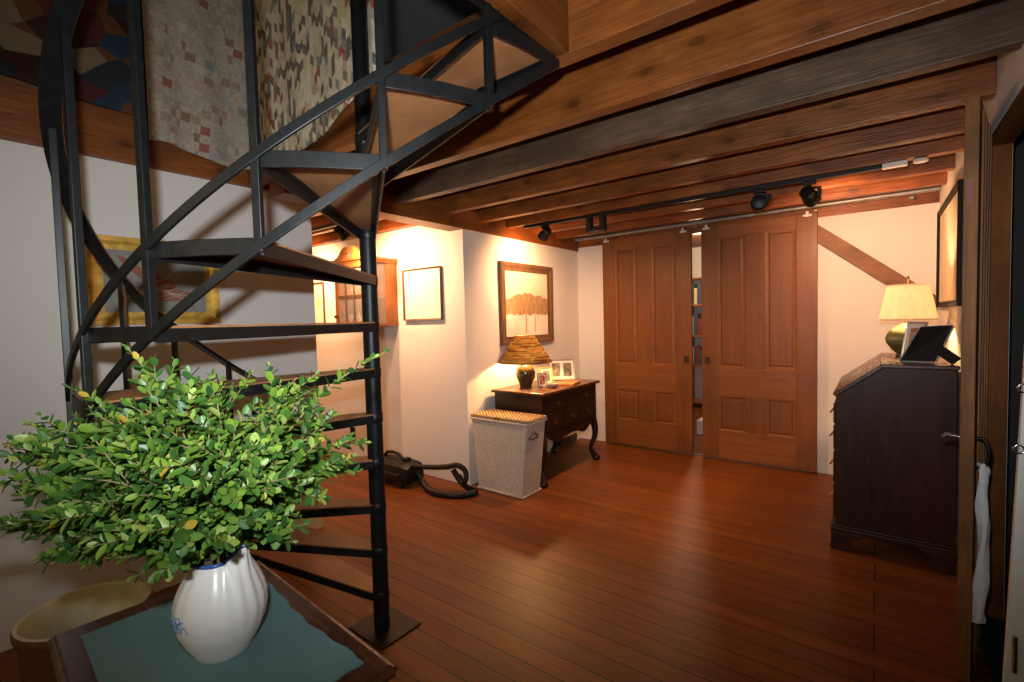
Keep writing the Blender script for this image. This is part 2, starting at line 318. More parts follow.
# ------------------------------------------------------------------ mesh helper
class MB:
    def __init__(s): s.v = []; s.f = []; s.m = []
    def add(s, vs, fs, mi=0):
        o = len(s.v); s.v += [Vector(p) for p in vs]; s.f += [tuple(i + o for i in f) for f in fs]; s.m += [mi] * len(fs); return s
    def box(s, x0, x1, y0, y1, z0, z1, mi=0):
        return s.add([(x0, y0, z0), (x1, y0, z0), (x1, y1, z0), (x0, y1, z0), (x0, y0, z1), (x1, y0, z1), (x1, y1, z1), (x0, y1, z1)],
                     [(0, 3, 2, 1), (4, 5, 6, 7), (0, 1, 5, 4), (1, 2, 6, 5), (2, 3, 7, 6), (3, 0, 4, 7)], mi)
    def hexa(s, b4, t4, mi=0):
        return s.add(list(b4) + list(t4), [(0, 3, 2, 1), (4, 5, 6, 7), (0, 1, 5, 4), (1, 2, 6, 5), (2, 3, 7, 6), (3, 0, 4, 7)], mi)
    def bar(s, a, b, w, h, up=(0, 0, 1), mi=0):
        a, b = Vector(a), Vector(b); d = (b - a).normalized(); u = Vector(up); sd = d.cross(u)
        if sd.length < 1e-4: sd = d.cross(Vector((1, 0, 0)))
        sd.normalize(); u = sd.cross(d).normalized(); sd *= w / 2; u *= h / 2
        return s.hexa([a - sd - u, a + sd - u, b + sd - u, b - sd - u], [a - sd + u, a + sd + u, b + sd + u, b - sd + u], mi)
    def prism(s, poly, ax, lo, hi, mi=0):
        n = len(poly)
        def P(p, w): return {'X': (w, p[0], p[1]), 'Y': (p[0], w, p[1]), 'Z': (p[0], p[1], w)}[ax]
        vs = [P(p, lo) for p in poly] + [P(p, hi) for p in poly]
        return s.add(vs, [tuple(range(n)), tuple(range(2 * n - 1, n - 1, -1))] + [(i, i + n, (i + 1) % n + n, (i + 1) % n) for i in range(n)], mi)
    def tube(s, pts, r, n=10, closed=False, mi=0, cap=True):
        pts = [Vector(p) for p in pts]; m = len(pts); rs = r if isinstance(r, (list, tuple)) else [r] * m
        def tang(i):
            a = pts[(i - 1) % m] if closed or i else pts[0]; b = pts[(i + 1) % m] if closed or i < m - 1 else pts[-1]
            return (b - a).normalized()
        t = tang(0); u = t.orthogonal().normalized(); vs = []
        for i in range(m):
            t2 = tang(i); q = t.rotation_difference(t2); u = (q @ u); u = (u - t2 * u.dot(t2)).normalized(); t = t2; w = t.cross(u)
            for k in range(n):
                a = 2 * PI * k / n; vs.append(pts[i] + (u * cos(a) + w * sin(a)) * rs[i])
        fs = []
        for i in range(m if closed else m - 1):
            j = (i + 1) % m
            for k in range(n): fs.append((i * n + k, i * n + (k + 1) % n, j * n + (k + 1) % n, j * n + k))
        if not closed and cap: fs += [tuple(range(n - 1, -1, -1)), tuple((m - 1) * n + k for k in range(n))]
        return s.add(vs, fs, mi)
    def lathe(s, prof, c, n=32, mi=0, mod=None, capb=True, capt=False):
        vs = []; cx, cy, cz = c
        for r, z in prof:
            for k in range(n):
                a = 2 * PI * k / n; rr = r * (mod(a, z) if mod else 1); vs.append((cx + rr * cos(a), cy + rr * sin(a), cz + z))
        fs = [(i * n + k, i * n + (k + 1) % n, (i + 1) * n + (k + 1) % n, (i + 1) * n + k) for i in range(len(prof) - 1) for k in range(n)]
        if capb: fs.append(tuple(range(n - 1, -1, -1)))
        if capt: fs.append(tuple((len(prof) - 1) * n + k for k in range(n)))
        return s.add(vs, fs, mi)
    def strip(s, rows, mi=0):
        """rows: list of cross-section rings (closed, equal length) swept together"""
        n = len(rows[0]); vs = [p for r in rows for p in r]
        fs = [(i * n + k, i * n + (k + 1) % n, (i + 1) * n + (k + 1) % n, (i + 1) * n + k) for i in range(len(rows) - 1) for k in range(n)]
        fs += [tuple(range(n - 1, -1, -1)), tuple((len(rows) - 1) * n + k for k in range(n))]
        return s.add(vs, fs, mi)
    def grid(s, fn, nu, nv, mi=0):
        vs = [fn(i / nu, j / nv) for j in range(nv + 1) for i in range(nu + 1)]
        return s.add(vs, [(j * (nu + 1) + i, j * (nu + 1) + i + 1, (j + 1) * (nu + 1) + i + 1, (j + 1) * (nu + 1) + i) for j in range(nv) for i in range(nu)], mi)
    def turn(s, c, ang, axis='Z', start=0):
        R = Matrix.Rotation(ang, 3, axis); c = Vector(c)
        for i in range(start, len(s.v)): s.v[i] = c + R @ (s.v[i] - c)
        return s
    def build(s, name, mat, parent=None, origin=None, smooth=None, bevel=0, solid=0, sub=0):
        o0 = Vector(parent['_o']) if parent is not None else Vector(origin if origin is not None else ctr(s.v))
        me = bpy.data.meshes.new(name); me.from_pydata([tuple(p - o0) for p in s.v], [], s.f)
        mats = mat if isinstance(mat, (list, tuple)) else [mat]
        for m in mats: me.materials.append(m)
        if len(mats) > 1:
            for p, mi in zip(me.polygons, s.m): p.material_index = mi
        bm = bmesh.new(); bm.from_mesh(me); bmesh.ops.recalc_face_normals(bm, faces=bm.faces); bm.to_mesh(me); bm.free()
        o = bpy.data.objects.new(name, me); COL.objects.link(o)
        if parent is not None: o.parent = parent
        else: o.location = o0
        o['_o'] = tuple(o0)
        if solid: md = o.modifiers.new('solid', 'SOLIDIFY'); md.thickness = solid; md.offset = 0
        if bevel:
            md = o.modifiers.new('edge', 'BEVEL'); md.width = bevel; md.segments = 2; md.limit_method = 'ANGLE'; md.angle_limit = rad(40)
        if sub: md = o.modifiers.new('sub', 'SUBSURF'); md.levels = sub; md.render_levels = sub
        if smooth:
            me.shade_smooth()
            try: me.set_sharp_from_angle(angle=rad(smooth if smooth is not True else 50))
            except Exception: pass
        return o
def ctr(vs):
    lo = [min(p[i] for p in vs) for i in range(3)]; hi = [max(p[i] for p in vs) for i in range(3)]
    return ((lo[0] + hi[0]) / 2, (lo[1] + hi[1]) / 2, lo[2])
def tag(o, label, cat, group=None, kind=None):
    o['label'] = label; o['category'] = cat
    if group: o['group'] = group
    if kind: o['kind'] = kind
    return o
def thing(name, loc, label, cat, group=None, kind=None):
    o = bpy.data.objects.new(name, None); COL.objects.link(o); o.location = loc; o.empty_display_size = .05; o['_o'] = tuple(loc)
    return tag(o, label, cat, group, kind)
def B(*a): return MB().box(*a)
def struct(name, mb, mat, label, cat, **kw):
    return tag(mb.build(name, mat, **kw), label, cat, kind='structure')
def look(a, b):
    return (Vector(b) - Vector(a)).to_track_quat('-Z', 'Y')

# ------------------------------------------------------------------ camera
F = 479.034; YAW, PITCH, ROLL = 0.651006, -0.0435493, -0.025347; CZ = 1.35
fw = Vector((-sin(YAW) * cos(PITCH), cos(YAW) * cos(PITCH), sin(PITCH)))
rt = Vector((cos(YAW), sin(YAW), 0)); up = rt.cross(fw)
c_, s_ = cos(ROLL), sin(ROLL)
rr_, uu_ = rt * c_ + up * s_, up * c_ - rt * s_
cam = bpy.data.objects.new('camera', bpy.data.cameras.new('camera')); COL.objects.link(cam)
cam.data.sensor_width = 36; cam.data.lens = F / 1024 * 36; cam.data.clip_start = .02
cam.matrix_world = Matrix(((rr_.x, uu_.x, -fw.x, 0), (rr_.y, uu_.y, -fw.y, 0), (rr_.z, uu_.z, -fw.z, CZ), (0, 0, 0, 1)))
scene.camera = cam

# ------------------------------------------------------------------ room shell
XL, XT, XR, YS, YB = -2.94, -2.65, .36, 2.86, 4.72
ZJ, ZD, ZU = 2.17, 2.39, 2.45
struct('floor', B(-6.2, 2.4, -1.7, 8.0, -.1, 0), M['floor'], 'reddish varnished pine floor boards running across the room', 'floor', origin=(0, 0, 0))
struct('wall_left', B(XL - .12, XL, -1.7, 1.73, 0, 2.165), M['plaster'], 'white plaster wall behind the spiral stair', 'wall')
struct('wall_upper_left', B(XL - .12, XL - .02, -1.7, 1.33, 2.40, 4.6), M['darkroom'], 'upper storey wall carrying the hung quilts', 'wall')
struct('wall_stub', B(-6.2, XT, YS, YS + .1, 0, 2.19), M['plaster'], 'white wall with the wooden cabinet and pale framed drawing', 'wall')
struct('wall_alcove_left', B(-6.2, -6.1, -1.7, YS, 0, 2.39), M['plaster'], 'end wall of the passage behind the stair', 'wall')
struct('wall_side', B(XT - .1, XT, YS + .1002, YB, 0, 2.09), M['plaster'], 'white wall behind the lowboy with the winter painting', 'wall')
wb = MB(); wb.box(XT - .1, -2.15, YB, YB + .1, 0, 2.13); wb.box(-.55, XR + .1, YB, YB + .1, 0, 2.15)
struct('wall_back', wb, M['plaster'], 'white end wall on both sides of the sliding doors', 'wall')
struct('trim_header', B(XT, XR, YB - .01, YB + .1, 2.13, 2.39), M['beam'], 'wooden header beam above the sliding doors', 'trim')
wr = MB(); wr.box(XR, XR + .09, 2.9, YB, 0, 2.39); wr.box(XR, XR + .09, -1.7, 2.9, 2.05, 2.39); wr.box(XR, XR + .09, -1.7, .9, 0, 2.05)
struct('wall_right', wr, M['plaster'], 'plaster wall at the right with the doorway', 'wall')
struct('wall_near', B(-6.2, XR + .12, -1.8, -1.7, 0, 4.6), M['plaster'], 'wall behind the viewer', 'wall')
struct('trim_jamb', B(XR, XR + .085, 2.875, 2.899, 0, 2.049), M['jamb'], 'knotty brown board lining the doorway at the far right', 'trim', bevel=.002)
struct('trim_soffit', B(XR + .005, XR + .085, .95, 2.87, 2.03, 2.049), M['jamb'], 'dark board under the doorway head at right', 'trim')
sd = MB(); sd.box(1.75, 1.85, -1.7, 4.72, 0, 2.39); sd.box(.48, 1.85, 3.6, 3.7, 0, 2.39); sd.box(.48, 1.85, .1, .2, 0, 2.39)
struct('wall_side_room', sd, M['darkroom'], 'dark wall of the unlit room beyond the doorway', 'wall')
tag(B(.345, 1.7, 1.0, 2.86, .0005, .008).build('carpet', M['carpet']), 'dark teal carpet on the floor through the doorway at right', 'carpet', kind='structure')
dk = MB(); dk.box(-6.2, 2.4, 1.34, 8.0, ZD, ZU); dk.box(-.70, 2.4, -1.7, 1.34, ZD, ZU); dk.box(-6.2, XL - .01, -1.7, 1.34, ZD, ZU)
struct('ceiling', dk, M['deck'], 'board ceiling above the exposed joists', 'ceiling')
# upper storey seen through the stair opening
struct('wall_upper_back', B(-6.2, 2.4, 4.9, 5.0, ZU, 4.6), M['grey_plaster'], 'grey wall of the upper storey seen through the stair opening', 'wall')
struct('wall_upper_right', B(2.3, 2.4, -1.7, 4.9, ZU, 4.6), M['grey_plaster'], 'side wall of the upper storey', 'wall')
struct('ceiling_upper', B(-6.2, 2.4, -1.8, 5.0, 4.6, 4.7), M['grey_plaster'], 'ceiling of the upper storey', 'ceiling')
# room behind the sliding doors
struct('wall_far_room', MB().box(-6.2, 2.4, 7.6, 7.7, 0, 2.39), M['plaster'], 'wall of the room seen through the gap of the sliding doors', 'wall')

# joists
JO = [(1.36, 'beam'), (1.79, 'beam'), (2.21, 'beam_grey'), (2.655, 'beam'), (3.08, 'beam'), (3.44, 'beam'), (3.86, 'beam'), (4.26, 'beam')]
ords = ['knotty brown ceiling joist beside the stair opening', 'brown knotty joist between the stair opening and the weathered grey joist', 'weathered grey ceiling joist, the only dark grey one',
        'brown joist just behind the weathered grey joist', 'brown joist second behind the grey joist', 'brown joist carrying the black lighting track', 'brown joist just behind the lighting track',
        'brown joist second behind the lighting track', 'brown joist nearest the sliding door rail']
for i, (y, mt) in enumerate(JO):
    x0 = XL + .0 if i == 0 else -2.629
    w = .065
    o = MB().box(x0, XR + (0 if i != 0 else 0), y - w / 2, y + w / 2, ZJ + (.02 if i == 8 else 0), ZD - .001)
    tag(o.build('ceiling_joist', M[mt], bevel=.004), ords[i], 'beam', 'exposed ceiling joists', 'structure')
for y, l in ((2.05, 'joist over the passage behind the stair, nearest the stair'), (2.48, 'joist over the passage between stair and cabinet'), (2.82, 'joist along the top of the cabinet wall')):
    tag(B(-6.1, -2.81, y - .03, y + .03, 2.19, ZD - .001).build('ceiling_joist', M['beam'], bevel=.004), l, 'beam', 'exposed ceiling joists', 'structure')
struct('trim_girder', B(-2.80, -2.63, 1.395, YB - .012, 2.09, ZD - .001), M['beam_y'], 'long girder carrying the left ends of the joists', 'beam', bevel=.004)
struct('trim_plate', B(XL - .14, XL + .035, -1.7, 1.73, 2.166, 2.40), M['beam_y'], 'brown beam along the top of the stair wall under the quilts', 'beam', bevel=.005)
struct('trim_trimmer', B(-.808, -.759, -1.7, 1.326, ZJ, ZD - .001), M['beam_y'], 'brown beam along the edge of the stair opening overhead', 'beam', bevel=.004)
# diagonal brace on end wall
struct('trim_brace', MB().bar((-.50, YB - .0205, 2.090), (.352, YB - .0205, 1.374), .112, .04, (0, -1, 0)), M['brace'], 'diagonal timber brace on the wall right of the sliding doors', 'brace', bevel=.003)

# ------------------------------------------------------------------ spiral staircase
PX, PY, SR = -1.7292, 1.272, .9562
TH0, ST, Z0, DZ = -16.93, 16.8089, -.0149, .19596
def th(j): return rad(TH0 + ST * (j - 11))
def tz(j): return Z0 + DZ * j
def pol(a, r, z): return Vector((PX + r * cos(a), PY + r * sin(a), z))
st = thing('spiral_staircase', (PX, PY, 0), 'black iron spiral staircase with wooden treads rising over the side table', 'staircase')
MB().lathe([(.034, 0.005), (.034, 3.35)], (PX, PY, 0), 24, capt=True).build('pole', M['iron'], st, smooth=40)
MB().box(PX - .125, PX + .115, PY - .09, PY + .125, 0.0005, .008).build('base_plate', M['iron'], st, bevel=.002)
def sector(k, rin, rout, z0, z1, inset=0.0):
    a0, a1 = th(k), th(k + 1); n = 8; mb = MB(); off = .034 - inset
    o0 = Vector((sin(a0), -cos(a0), 0)) * off; o1 = Vector((-sin(a1), cos(a1), 0)) * off
    d = inset / SR
    top = [pol(a0, 0, 0) + o0 + Vector((cos(a0), sin(a0), 0)) * rin, ]
    arc = [pol(a0 + d + (a1 - a0 - 2 * d) * i / n, rout, 0) for i in range(n + 1)]
    poly = [top[0]] + arc + [pol(a1, 0, 0) + o1 + Vector((cos(a1), sin(a1), 0)) * rin]
    return poly
for k in range(1, 12):
    z = tz(k)
    # steel frame of the tread: two side bars and a curved outer bar, 34 mm tall
    a0, a1 = th(k), th(k + 1)
    o0 = Vector((sin(a0), -cos(a0), 0)) * .030; o1 = Vector((-sin(a1), cos(a1), 0)) * .030
    fr = MB(); zc = z - .023
    for a, o in ((a0, o0), (a1, o1)):
        fr.bar(pol(a, .018, zc) + o, pol(a, SR - .004, zc) + o * 0, .007, .034)
        inn = -o * .45
        fr.bar(pol(a, .05, zc + .0145) + o + inn * .6, pol(a, SR - .01, zc + .0145) + inn, .022, .004)
    rows = []
    for i in range(9):
        a = a0 + (a1 - a0) * i / 8
        rows.append([pol(a, SR - .007, z - .037), pol(a, SR, z - .037), pol(a, SR, z + .001), pol(a, SR - .007, z + .001)])
    fr.strip(rows)
    tp = thing('tread', (0, 0, 0), '', '') if False else None
    poly = sector(k, .02, SR - .0075, 0, 0, 0.002)
    wd = MB().prism([(p.x, p.y) for p in poly], 'Z', z - .0055, z + .0005)
    t = wd.build('tread', M['tread'], st)
    fr.build('tread_frame', M['iron_tread'], t, bevel=.0015)
    # collar round the pole
    MB().lathe([(.0345, z - .041), (.0365, z - .038), (.0365, z - .003), (.0345, z)], (PX, PY, 0), 20).build('collar', M['iron'], t, smooth=40)
# helical bands through the outer corners of the treads
def helix(mb, j0, j1, zoff, r, wr, hz, steps=10):
    rows = []; n = int((j1 - j0) * steps)
    slope = DZ / (SR * rad(ST)); ct = 1 / math.sqrt(1 + slope * slope)
    for i in range(n + 1):
        j = j0 + (j1 - j0) * i / n; a = th(j); z = tz(j) + zoff; h = hz / 2 / ct
        rows.append([pol(a, r - wr / 2, z - h), pol(a, r + wr / 2, z - h), pol(a, r + wr / 2, z + h), pol(a, r - wr / 2, z + h)])
    return mb.strip(rows)
helix(MB(), 1, 11.12, -.012, SR + .009, .010, .022).build('stringer_band', M['iron'], st, bevel=.0015)
helix(MB(), 2, 11.98, -.022 - DZ, SR + .009, .010, .022).build('stringer_band', M['iron'], st, bevel=.0015)
B(-.8165, -.8085, .70, 1.32, 2.150, 2.196).build('landing_angle', M['iron'], st, bevel=.002)
HR = .785
hb = MB(); helix(hb, .62, 14.5, HR, SR + .005, .050, .014)
hb.build('handrail', M['iron'], st, bevel=.004)
cl = []
for i in range(13):
    q = i / 12; ang = q * PI * 1.12
    j = .62 - .24 * sin(ang) ; z = tz(.62) + HR - .005 - .047 * (1 - cos(ang)) * .62
    cl.append(pol(th(j), SR + .005 - .02 * q, z))
MB().tube(cl, .0075, 8).build('handrail_scroll', M['iron'], st, smooth=True)
for j in range(1, 12):
    zt = tz(j) + HR - .006; zb = (tz(j) - DZ - .034) if j > 1 else tz(1) - .05
    a = th(j); d = pol(a, SR + .004, 0)
    w = .0095
    e = Vector((cos(a), sin(a), 0)) * w; f = Vector((-sin(a), cos(a), 0)) * w
    b4 = [d - e - f, d + e - f, d + e + f, d - e + f]
    MB().hexa([p + Vector((0, 0, zb)) for p in b4], [p + Vector((0, 0, zt)) for p in b4]).build('baluster', M['iron'], st, bevel=.002)

# ------------------------------------------------------------------ quilts
def quilt(name, fn, mat, label, thick=.012, nu=44, nv=44):
    o = MB().grid(fn, nu, nv).build(name, mat, smooth=True, solid=thick)
    return tag(o, label, 'quilt')
quilt('hanging_quilt', lambda u, v: (-2.862 + .012 * sin(u * 17 + v * 2) * (1 - v * .5), .845 + .60 * u, (2.285 - .06 * u + .012 * sin(u * 9)) * (1 - v) + 3.45 * v), M['quilt_patch'], 'faded pastel patchwork quilt with small squares hanging over the stair wall')
quilt('hanging_quilt', lambda u, v: (-2.80 + 1.12 * u, 1.317 + .006 * sin(u * 23 + v * 3) * (1 - v * .5), (2.34 - .12 * sin(PI * min(1, u * 1.05)) ** 1 + .075 * max(0, u - .45) / .55) * (1 - v) + 3.5 * v), M['quilt_blocks'], 'cream quilt of dark red, brown and navy diamond blocks hanging above the stair', .008)
quilt('hanging_quilt', lambda u, v: (-2.90 + .02 * sin(u * 13 + v * 6), -.75 + 1.58 * u, (2.405 - .02 * sin(u * 7)) * (1 - v) + 3.4 * v), M['quilt_crazy'], 'dark quilt of large irregular patches hanging at the upper left')

# ------------------------------------------------------------------ pictures on the walls
def frame_bars(mb, plane, a0, a1, z0, z1, w, base, dep, mi=0):
    """rectangular moulding; plane 'X' (a = y) or 'Y' (a = x); base = wall coordinate, dep = signed projection; mitred"""
    prof = [(0, 0), (0, dep), (w * .35, dep * .92), (w * .62, dep * .6), (w, dep * .55), (w, 0)]
    corners = [(a0, z0, 1, 1), (a1, z0, -1, 1), (a1, z1, -1, -1), (a0, z1, 1, -1)]
    rows = []
    for ca, cz, sa, sz in corners:
        r = []
        for o, d in prof:
            a, z = ca + sa * o, cz + sz * o
            r.append((base + d, a, z) if plane == 'X' else (a, base + d, z))
        rows.append(r)
    n = len(prof); vs = [p for r in rows for p in r]; fs = []
    for i in range(4):
        j = (i + 1) % 4
        for k in range(n): fs.append((i * n + k, i * n + (k + 1) % n, j * n + (k + 1) % n, j * n + k))
    return mb.add(vs, fs, mi)
def picture(name, plane, a0, a1, z0, z1, w, base, dep, fmat, pmat, label, glass=False):
    am = (a0 + a1) / 2; loc = (base, am, (z0 + z1) / 2) if plane == 'X' else (am, base, (z0 + z1) / 2)
    t = thing(name, loc, label, 'picture')
    frame_bars(MB(), plane, a0, a1, z0, z1, w, base, dep).build('frame', fmat, t)
    p0, p1 = sorted((base, base + dep * .4))
    pb = MB()
    if plane == 'X': pb.box(p0, p1, a0 + w * .9, a1 - w * .9, z0 + w * .9, z1 - w * .9)
    else: pb.box(a0 + w * .9, a1 - w * .9, p0, p1, z0 + w * .9, z1 - w * .9)
    p = pb.build('picture_panel', pmat, t)
    return t, p
picture('framed_drawing', 'Y', -3.375, -2.897, 1.368, 1.818, .014, YS, -.028, M['frame_brown'], M['art_pale'], 'pale drawing in a thin brown frame glaring under the spotlight right of the cabinet')
picture('framed_print', 'Y', -5.25, -4.66, 1.30, 1.805, .022, YS, -.022, M['frame_brown'], M['art_flower'], 'pale yellow flower print in thin brown frame left of the wall cabinet')
picture('framed_painting', 'X', 3.302, 4.14, 1.125, 1.872, .075, XT, .035, M['frame_brown'], M['art_tree'], 'snowy tree painting in a wide brown frame above the striped lamp')
picture('framed_print', 'X', 3.47, 4.56, 1.365, 2.03, .035, XR, -.024, M['frame_black'], M['art_right'], 'large dark framed picture on the right wall above the slant front desk')
gp, gpan = picture('gilt_framed_painting', 'X', .585, 1.142, 1.375, 1.80, .062, XL, .04, M['gold'], M['art_grey'], 'gilt framed grey painting hanging behind the spiral stair')
bd = MB()
bx = XL + .0185
body = [(-.16, .115), (-.12, .10), (-.07, .06), (-.01, .035), (.06, -.01), (.09, -.035), (.05, -.045), (-.02, -.03), (-.08, .015), (-.13, .06)]
bd.prism([(.863 + y, 1.60 + z) for y, z in body], 'X', bx - .001, bx + .001)
bd.prism([(.863 + y, 1.52 + z) for y, z in [(-.02, .03), (.06, .045), (.15, .02), (.12, -.02), (.03, -.03)]], 'X', bx - .001, bx + .001)
bd.build('painted_shape', M['rust'], gpan)
bs = MB()
for q in range(9):
    y0 = .93 - q * .012; bs.tube([(bx + .001, y0 - .06 + .03 * i, 1.50 + .012 * q + .05 * sin((i + q) * .55) * (i / 6)) for i in range(7)], .0016, 5)
bs.build('painted_stroke', M['palestroke'], gpan)

# ------------------------------------------------------------------ sliding doors and rail
def sliding_door(name, x0, x1, label, pull_right):
    y0, y1, z0, z1 = 4.655, 4.695, .018, 2.165
    t = thing(name, ((x0 + x1) / 2, (y0 + y1) / 2, z0), label, 'door', 'panelled sliding doors', 'structure')
    W = x1 - x0; s1, p1, mu = .16 * W, .25 * W, .175 * W
    xa, xb = x0 + s1, x1 - s1 * 1.02
    m0 = xa + (xb - xa - mu) / 2; m1 = m0 + mu
    H = z1 - z0; zt0, zt1, zl0, zl1 = z0 + .395 * H, z0 + .95 * H, z0 + .122 * H, z0 + .272 * H
    for a, b in ((x0, xa), (xb, x1)): B(a, b, y0, y1, z0, z1).build('stile', M['door'], t, bevel=.003)
    for a, b in ((z0, zl0), (zl1, zt0), (zt1, z1)): B(xa, xb, y0, y1, a, b).build('rail', M['door_x'], t, bevel=.003)
    for a, b in ((zl0, zl1), (zt0, zt1)): B(m0, m1, y0, y1, a, b).build('mullion', M['door'], t, bevel=.003)
    for a, b in ((xa, m0), (m1, xb)):
        for c, d in ((zl0, zl1), (zt0, zt1)):
            pn = MB().box(a, b, y0 + .014, y1 - .012, c, d); q = .035
            pn.hexa([(a + q * .5, y0 + .0141, c + q * .5), (b - q * .5, y0 + .0141, c + q * .5), (b - q * .5, y0 + .0141, d - q * .5), (a + q * .5, y0 + .0141, d - q * .5)],
                    [(a + q, y0 + .008, c + q), (b - q, y0 + .008, c + q), (b - q, y0 + .008, d - q), (a + q, y0 + .008, d - q)])
            p = pn.build('panel', M['door'], t)
            frame_bars(MB(), 'Y', a, b, c, d, .022, y0 + .014, -.017).build('panel_moulding', M['door_x'], p)
    xp = x1 - .05 if pull_right else x0 + .05
    pl = MB().box(xp - .025, xp + .025, y0 - .003, y0 + .001, .895, .96); frame_bars(pl, 'Y', xp - .025, xp + .025, .895, .96, .006, y0 - .003, -.003)
    pl.build('finger_pull', M['dullbrass'], t)
    for x in (x0 + .05, x1 - .07):
        h = MB().box(x - .032, x + .032, y0 - .012, y0 - .0005, 2.140, 2.158); h.box(x - .010, x + .010, y0 - .022, y0 - .0121, 2.135, 2.180)
        h.build('hanger', M['whitemetal'], t, bevel=.002)
    return t
sliding_door('door_1', -2.315, -1.398, 'left brown panelled sliding door beside the lowboy', True)
sliding_door('door_2', -1.305, -.388, 'right brown panelled sliding door beside the diagonal brace', False)
rl = thing('door_rail', (-1.16, 4.625, 2.19), 'long grey pipe rail carrying the sliding doors', 'rail')
MB().tube([(XT + .03, 4.625, 2.205), (XR - .005, 4.625, 2.215)], .019, 14).build('pipe', M['steel'], rl, smooth=50)
for x in (-2.3, -1.35, -.4, .2): B(x - .012, x + .012, 4.64, 4.709, 2.17, 2.185).build('bracket', M['steel'], rl)
MB().tube([(-.06, 4.625, 2.2132), (.06, 4.625, 2.2140)], .0225, 14).build('coupling', M['steel'], rl, smooth=50)
tag(B(-1.62, -1.36, 5.55, 5.75, .0005, .16).build('storage_box', M['whitepaint'], bevel=.004), 'white box on the floor glimpsed low in the gap between the sliding doors', 'box')
tag(B(-2.3, -.42, 4.70, 4.716, .0005, .012).build('floor_guide', M['steel']), 'thin metal guide strip on the floor under the sliding doors', 'floor guide')

# things glimpsed through the gap
bk = thing('bookcase', (-1.75, 7.3, 0), 'wooden bookcase glimpsed through the gap between the sliding doors', 'bookcase')
for x in (-2.35, -1.15): B(x - .015, x + .015, 7.15, 7.45, 0, 1.9).build('side_panel', M['pine'], bk)
for z in (.08, .62, 1.05, 1.5, 1.885): B(-2.334, -1.166, 7.15, 7.45, z - .012, z + .012).build('shelf', M['pine'], bk)
bi = 0
for z, tone in ((.634, 'lowest'), (1.064, 'middle'), (1.514, 'upper')):
    x = -2.3
    while x < -1.24:
        w = random.uniform(.04, .075); h = random.uniform(.20, .33)
        o = B(x, x + w * .94, 7.18, 7.36, z - .0015, z + h).build('book', [M['book_a'], M['book_b'], M['book_c'], M['book_d']][bi % 4], bevel=.003)
        tag(o, 'upright book on the %s filled shelf of the far bookcase' % tone, 'book', 'books on the %s shelf' % tone); x += w; bi += 1

# ------------------------------------------------------------------ lighting track
tk = thing('lighting_track', (-1.2, 3.44, 2.14), 'long black lighting track under the ceiling joist', 'lighting track')
B(-2.45, .02, 3.425, 3.46, 2.145, 2.1695).build('track_rail', M['blackplastic'], tk, bevel=.002)
B(.0201, .13, 3.422, 3.463, 2.142, 2.1695).build('end_feed', M['whitemetal'], tk, bevel=.003)
MB().lathe([(.03, 0), (.034, .006), (.03, .018), (.012, .022)], (.185, 3.445, 2.147), 20).build('junction_cap', M['whitemetal'], tk, smooth=40)
def spot_head(loc, target, label, drop=.075, big=1.0, track_z=2.145):
    """adapter under the track, stem, yoke and a stepped cylindrical head aimed at the target"""
    x, y = loc; c = Vector((x, y, track_z - drop - .03))
    t = thing('track_spotlight', (x, y, track_z), label, 'spotlight', 'black track spotlights')
    B(x - .035, x + .035, y - .013, y + .013, track_z - .022, track_z - .0003).build('adapter', M['blackplastic'], t, bevel=.003)
    off = Vector((.05 * big, 0, 0))
    yk = MB(); yk.bar(Vector((x, y, track_z - .022)) + off * 0, Vector((x, y, track_z - .045)), .016, .016)
    yk.bar(Vector((x, y, track_z - .045)) - Vector((0.004, 0, 0)), Vector((x, y, track_z - .045)) + off + Vector((.007, 0, 0)), .014, .014)
    yk.bar(Vector((x, y, track_z - .045)) + off, c + off - Vector((0, 0, .01)), .008, .022, (1, 0, 0))
    yk.build('yoke', M['blackplastic'], t, bevel=.001)
    d = (Vector(target) - c).normalized(); q = Vector((0, 0, 1)).rotation_difference(d)
    prof = [(.020, -.055), (.030, -.052), (.034, -.03), (.034, .0), (.043, .012), (.045, .055), (.041, .056), (.038, .03), (.012, .022), (.0, .022)]
    hd = MB().lathe([(r * big, z * big) for r, z in prof], (0, 0, 0), 24)
    for i, p in enumerate(hd.v): hd.v[i] = c + q @ p
    hd.build('lamp_head', M['blackplastic'], t, smooth=45)
    fin = MB()
    for zz in (-.045, -.037, -.029): fin.lathe([(.033 * big, zz), (.038 * big, zz), (.038 * big, zz + .004), (.033 * big, zz + .004)], (0, 0, 0), 20)
    for i, p in enumerate(fin.v): fin.v[i] = c + q @ p
    fin.build('cooling_fin', M['blackplastic'], t)
    return c, d
sp1 = spot_head((-2.24, 3.443), (-2.64, 3.62, 1.75), 'black track spotlight aimed at the winter painting', .035)
tb = thing('track_spotlight', (-1.76, 3.443, 2.145), 'square black track spotlight above the left sliding door', 'spotlight', 'black track spotlights')
B(-1.835, -1.80, 3.41, 3.475, 2.03, 2.1447).build('yoke', M['blackplastic'], tb, bevel=.002)
B(-1.72, -1.685, 3.41, 3.475, 2.03, 2.1447).build('yoke', M['blackplastic'], tb, bevel=.002)
B(-1.80, -1.72, 3.40, 3.485, 2.03, 2.055).build('lamp_head', M['blackplastic'], tb, bevel=.004)
sp3 = spot_head((-.60, 3.443), (-.25, 1.0, 1.2), 'black track spotlight with its round front turned to the stair', .04, 1.15)
sp4 = spot_head((-.33, 3.443), (-.02, 4.6, 1.55), 'black track spotlight aimed at the diagonal brace wall', .055, 1.05)
tk2 = thing('lighting_track', (-3.9, 2.3, 2.17), 'short black lighting track over the passage behind the stair', 'lighting track')
B(-5.2, -3.12, 2.285, 2.315, 2.16, 2.185).build('track_rail', M['blackplastic'], tk2, bevel=.002)
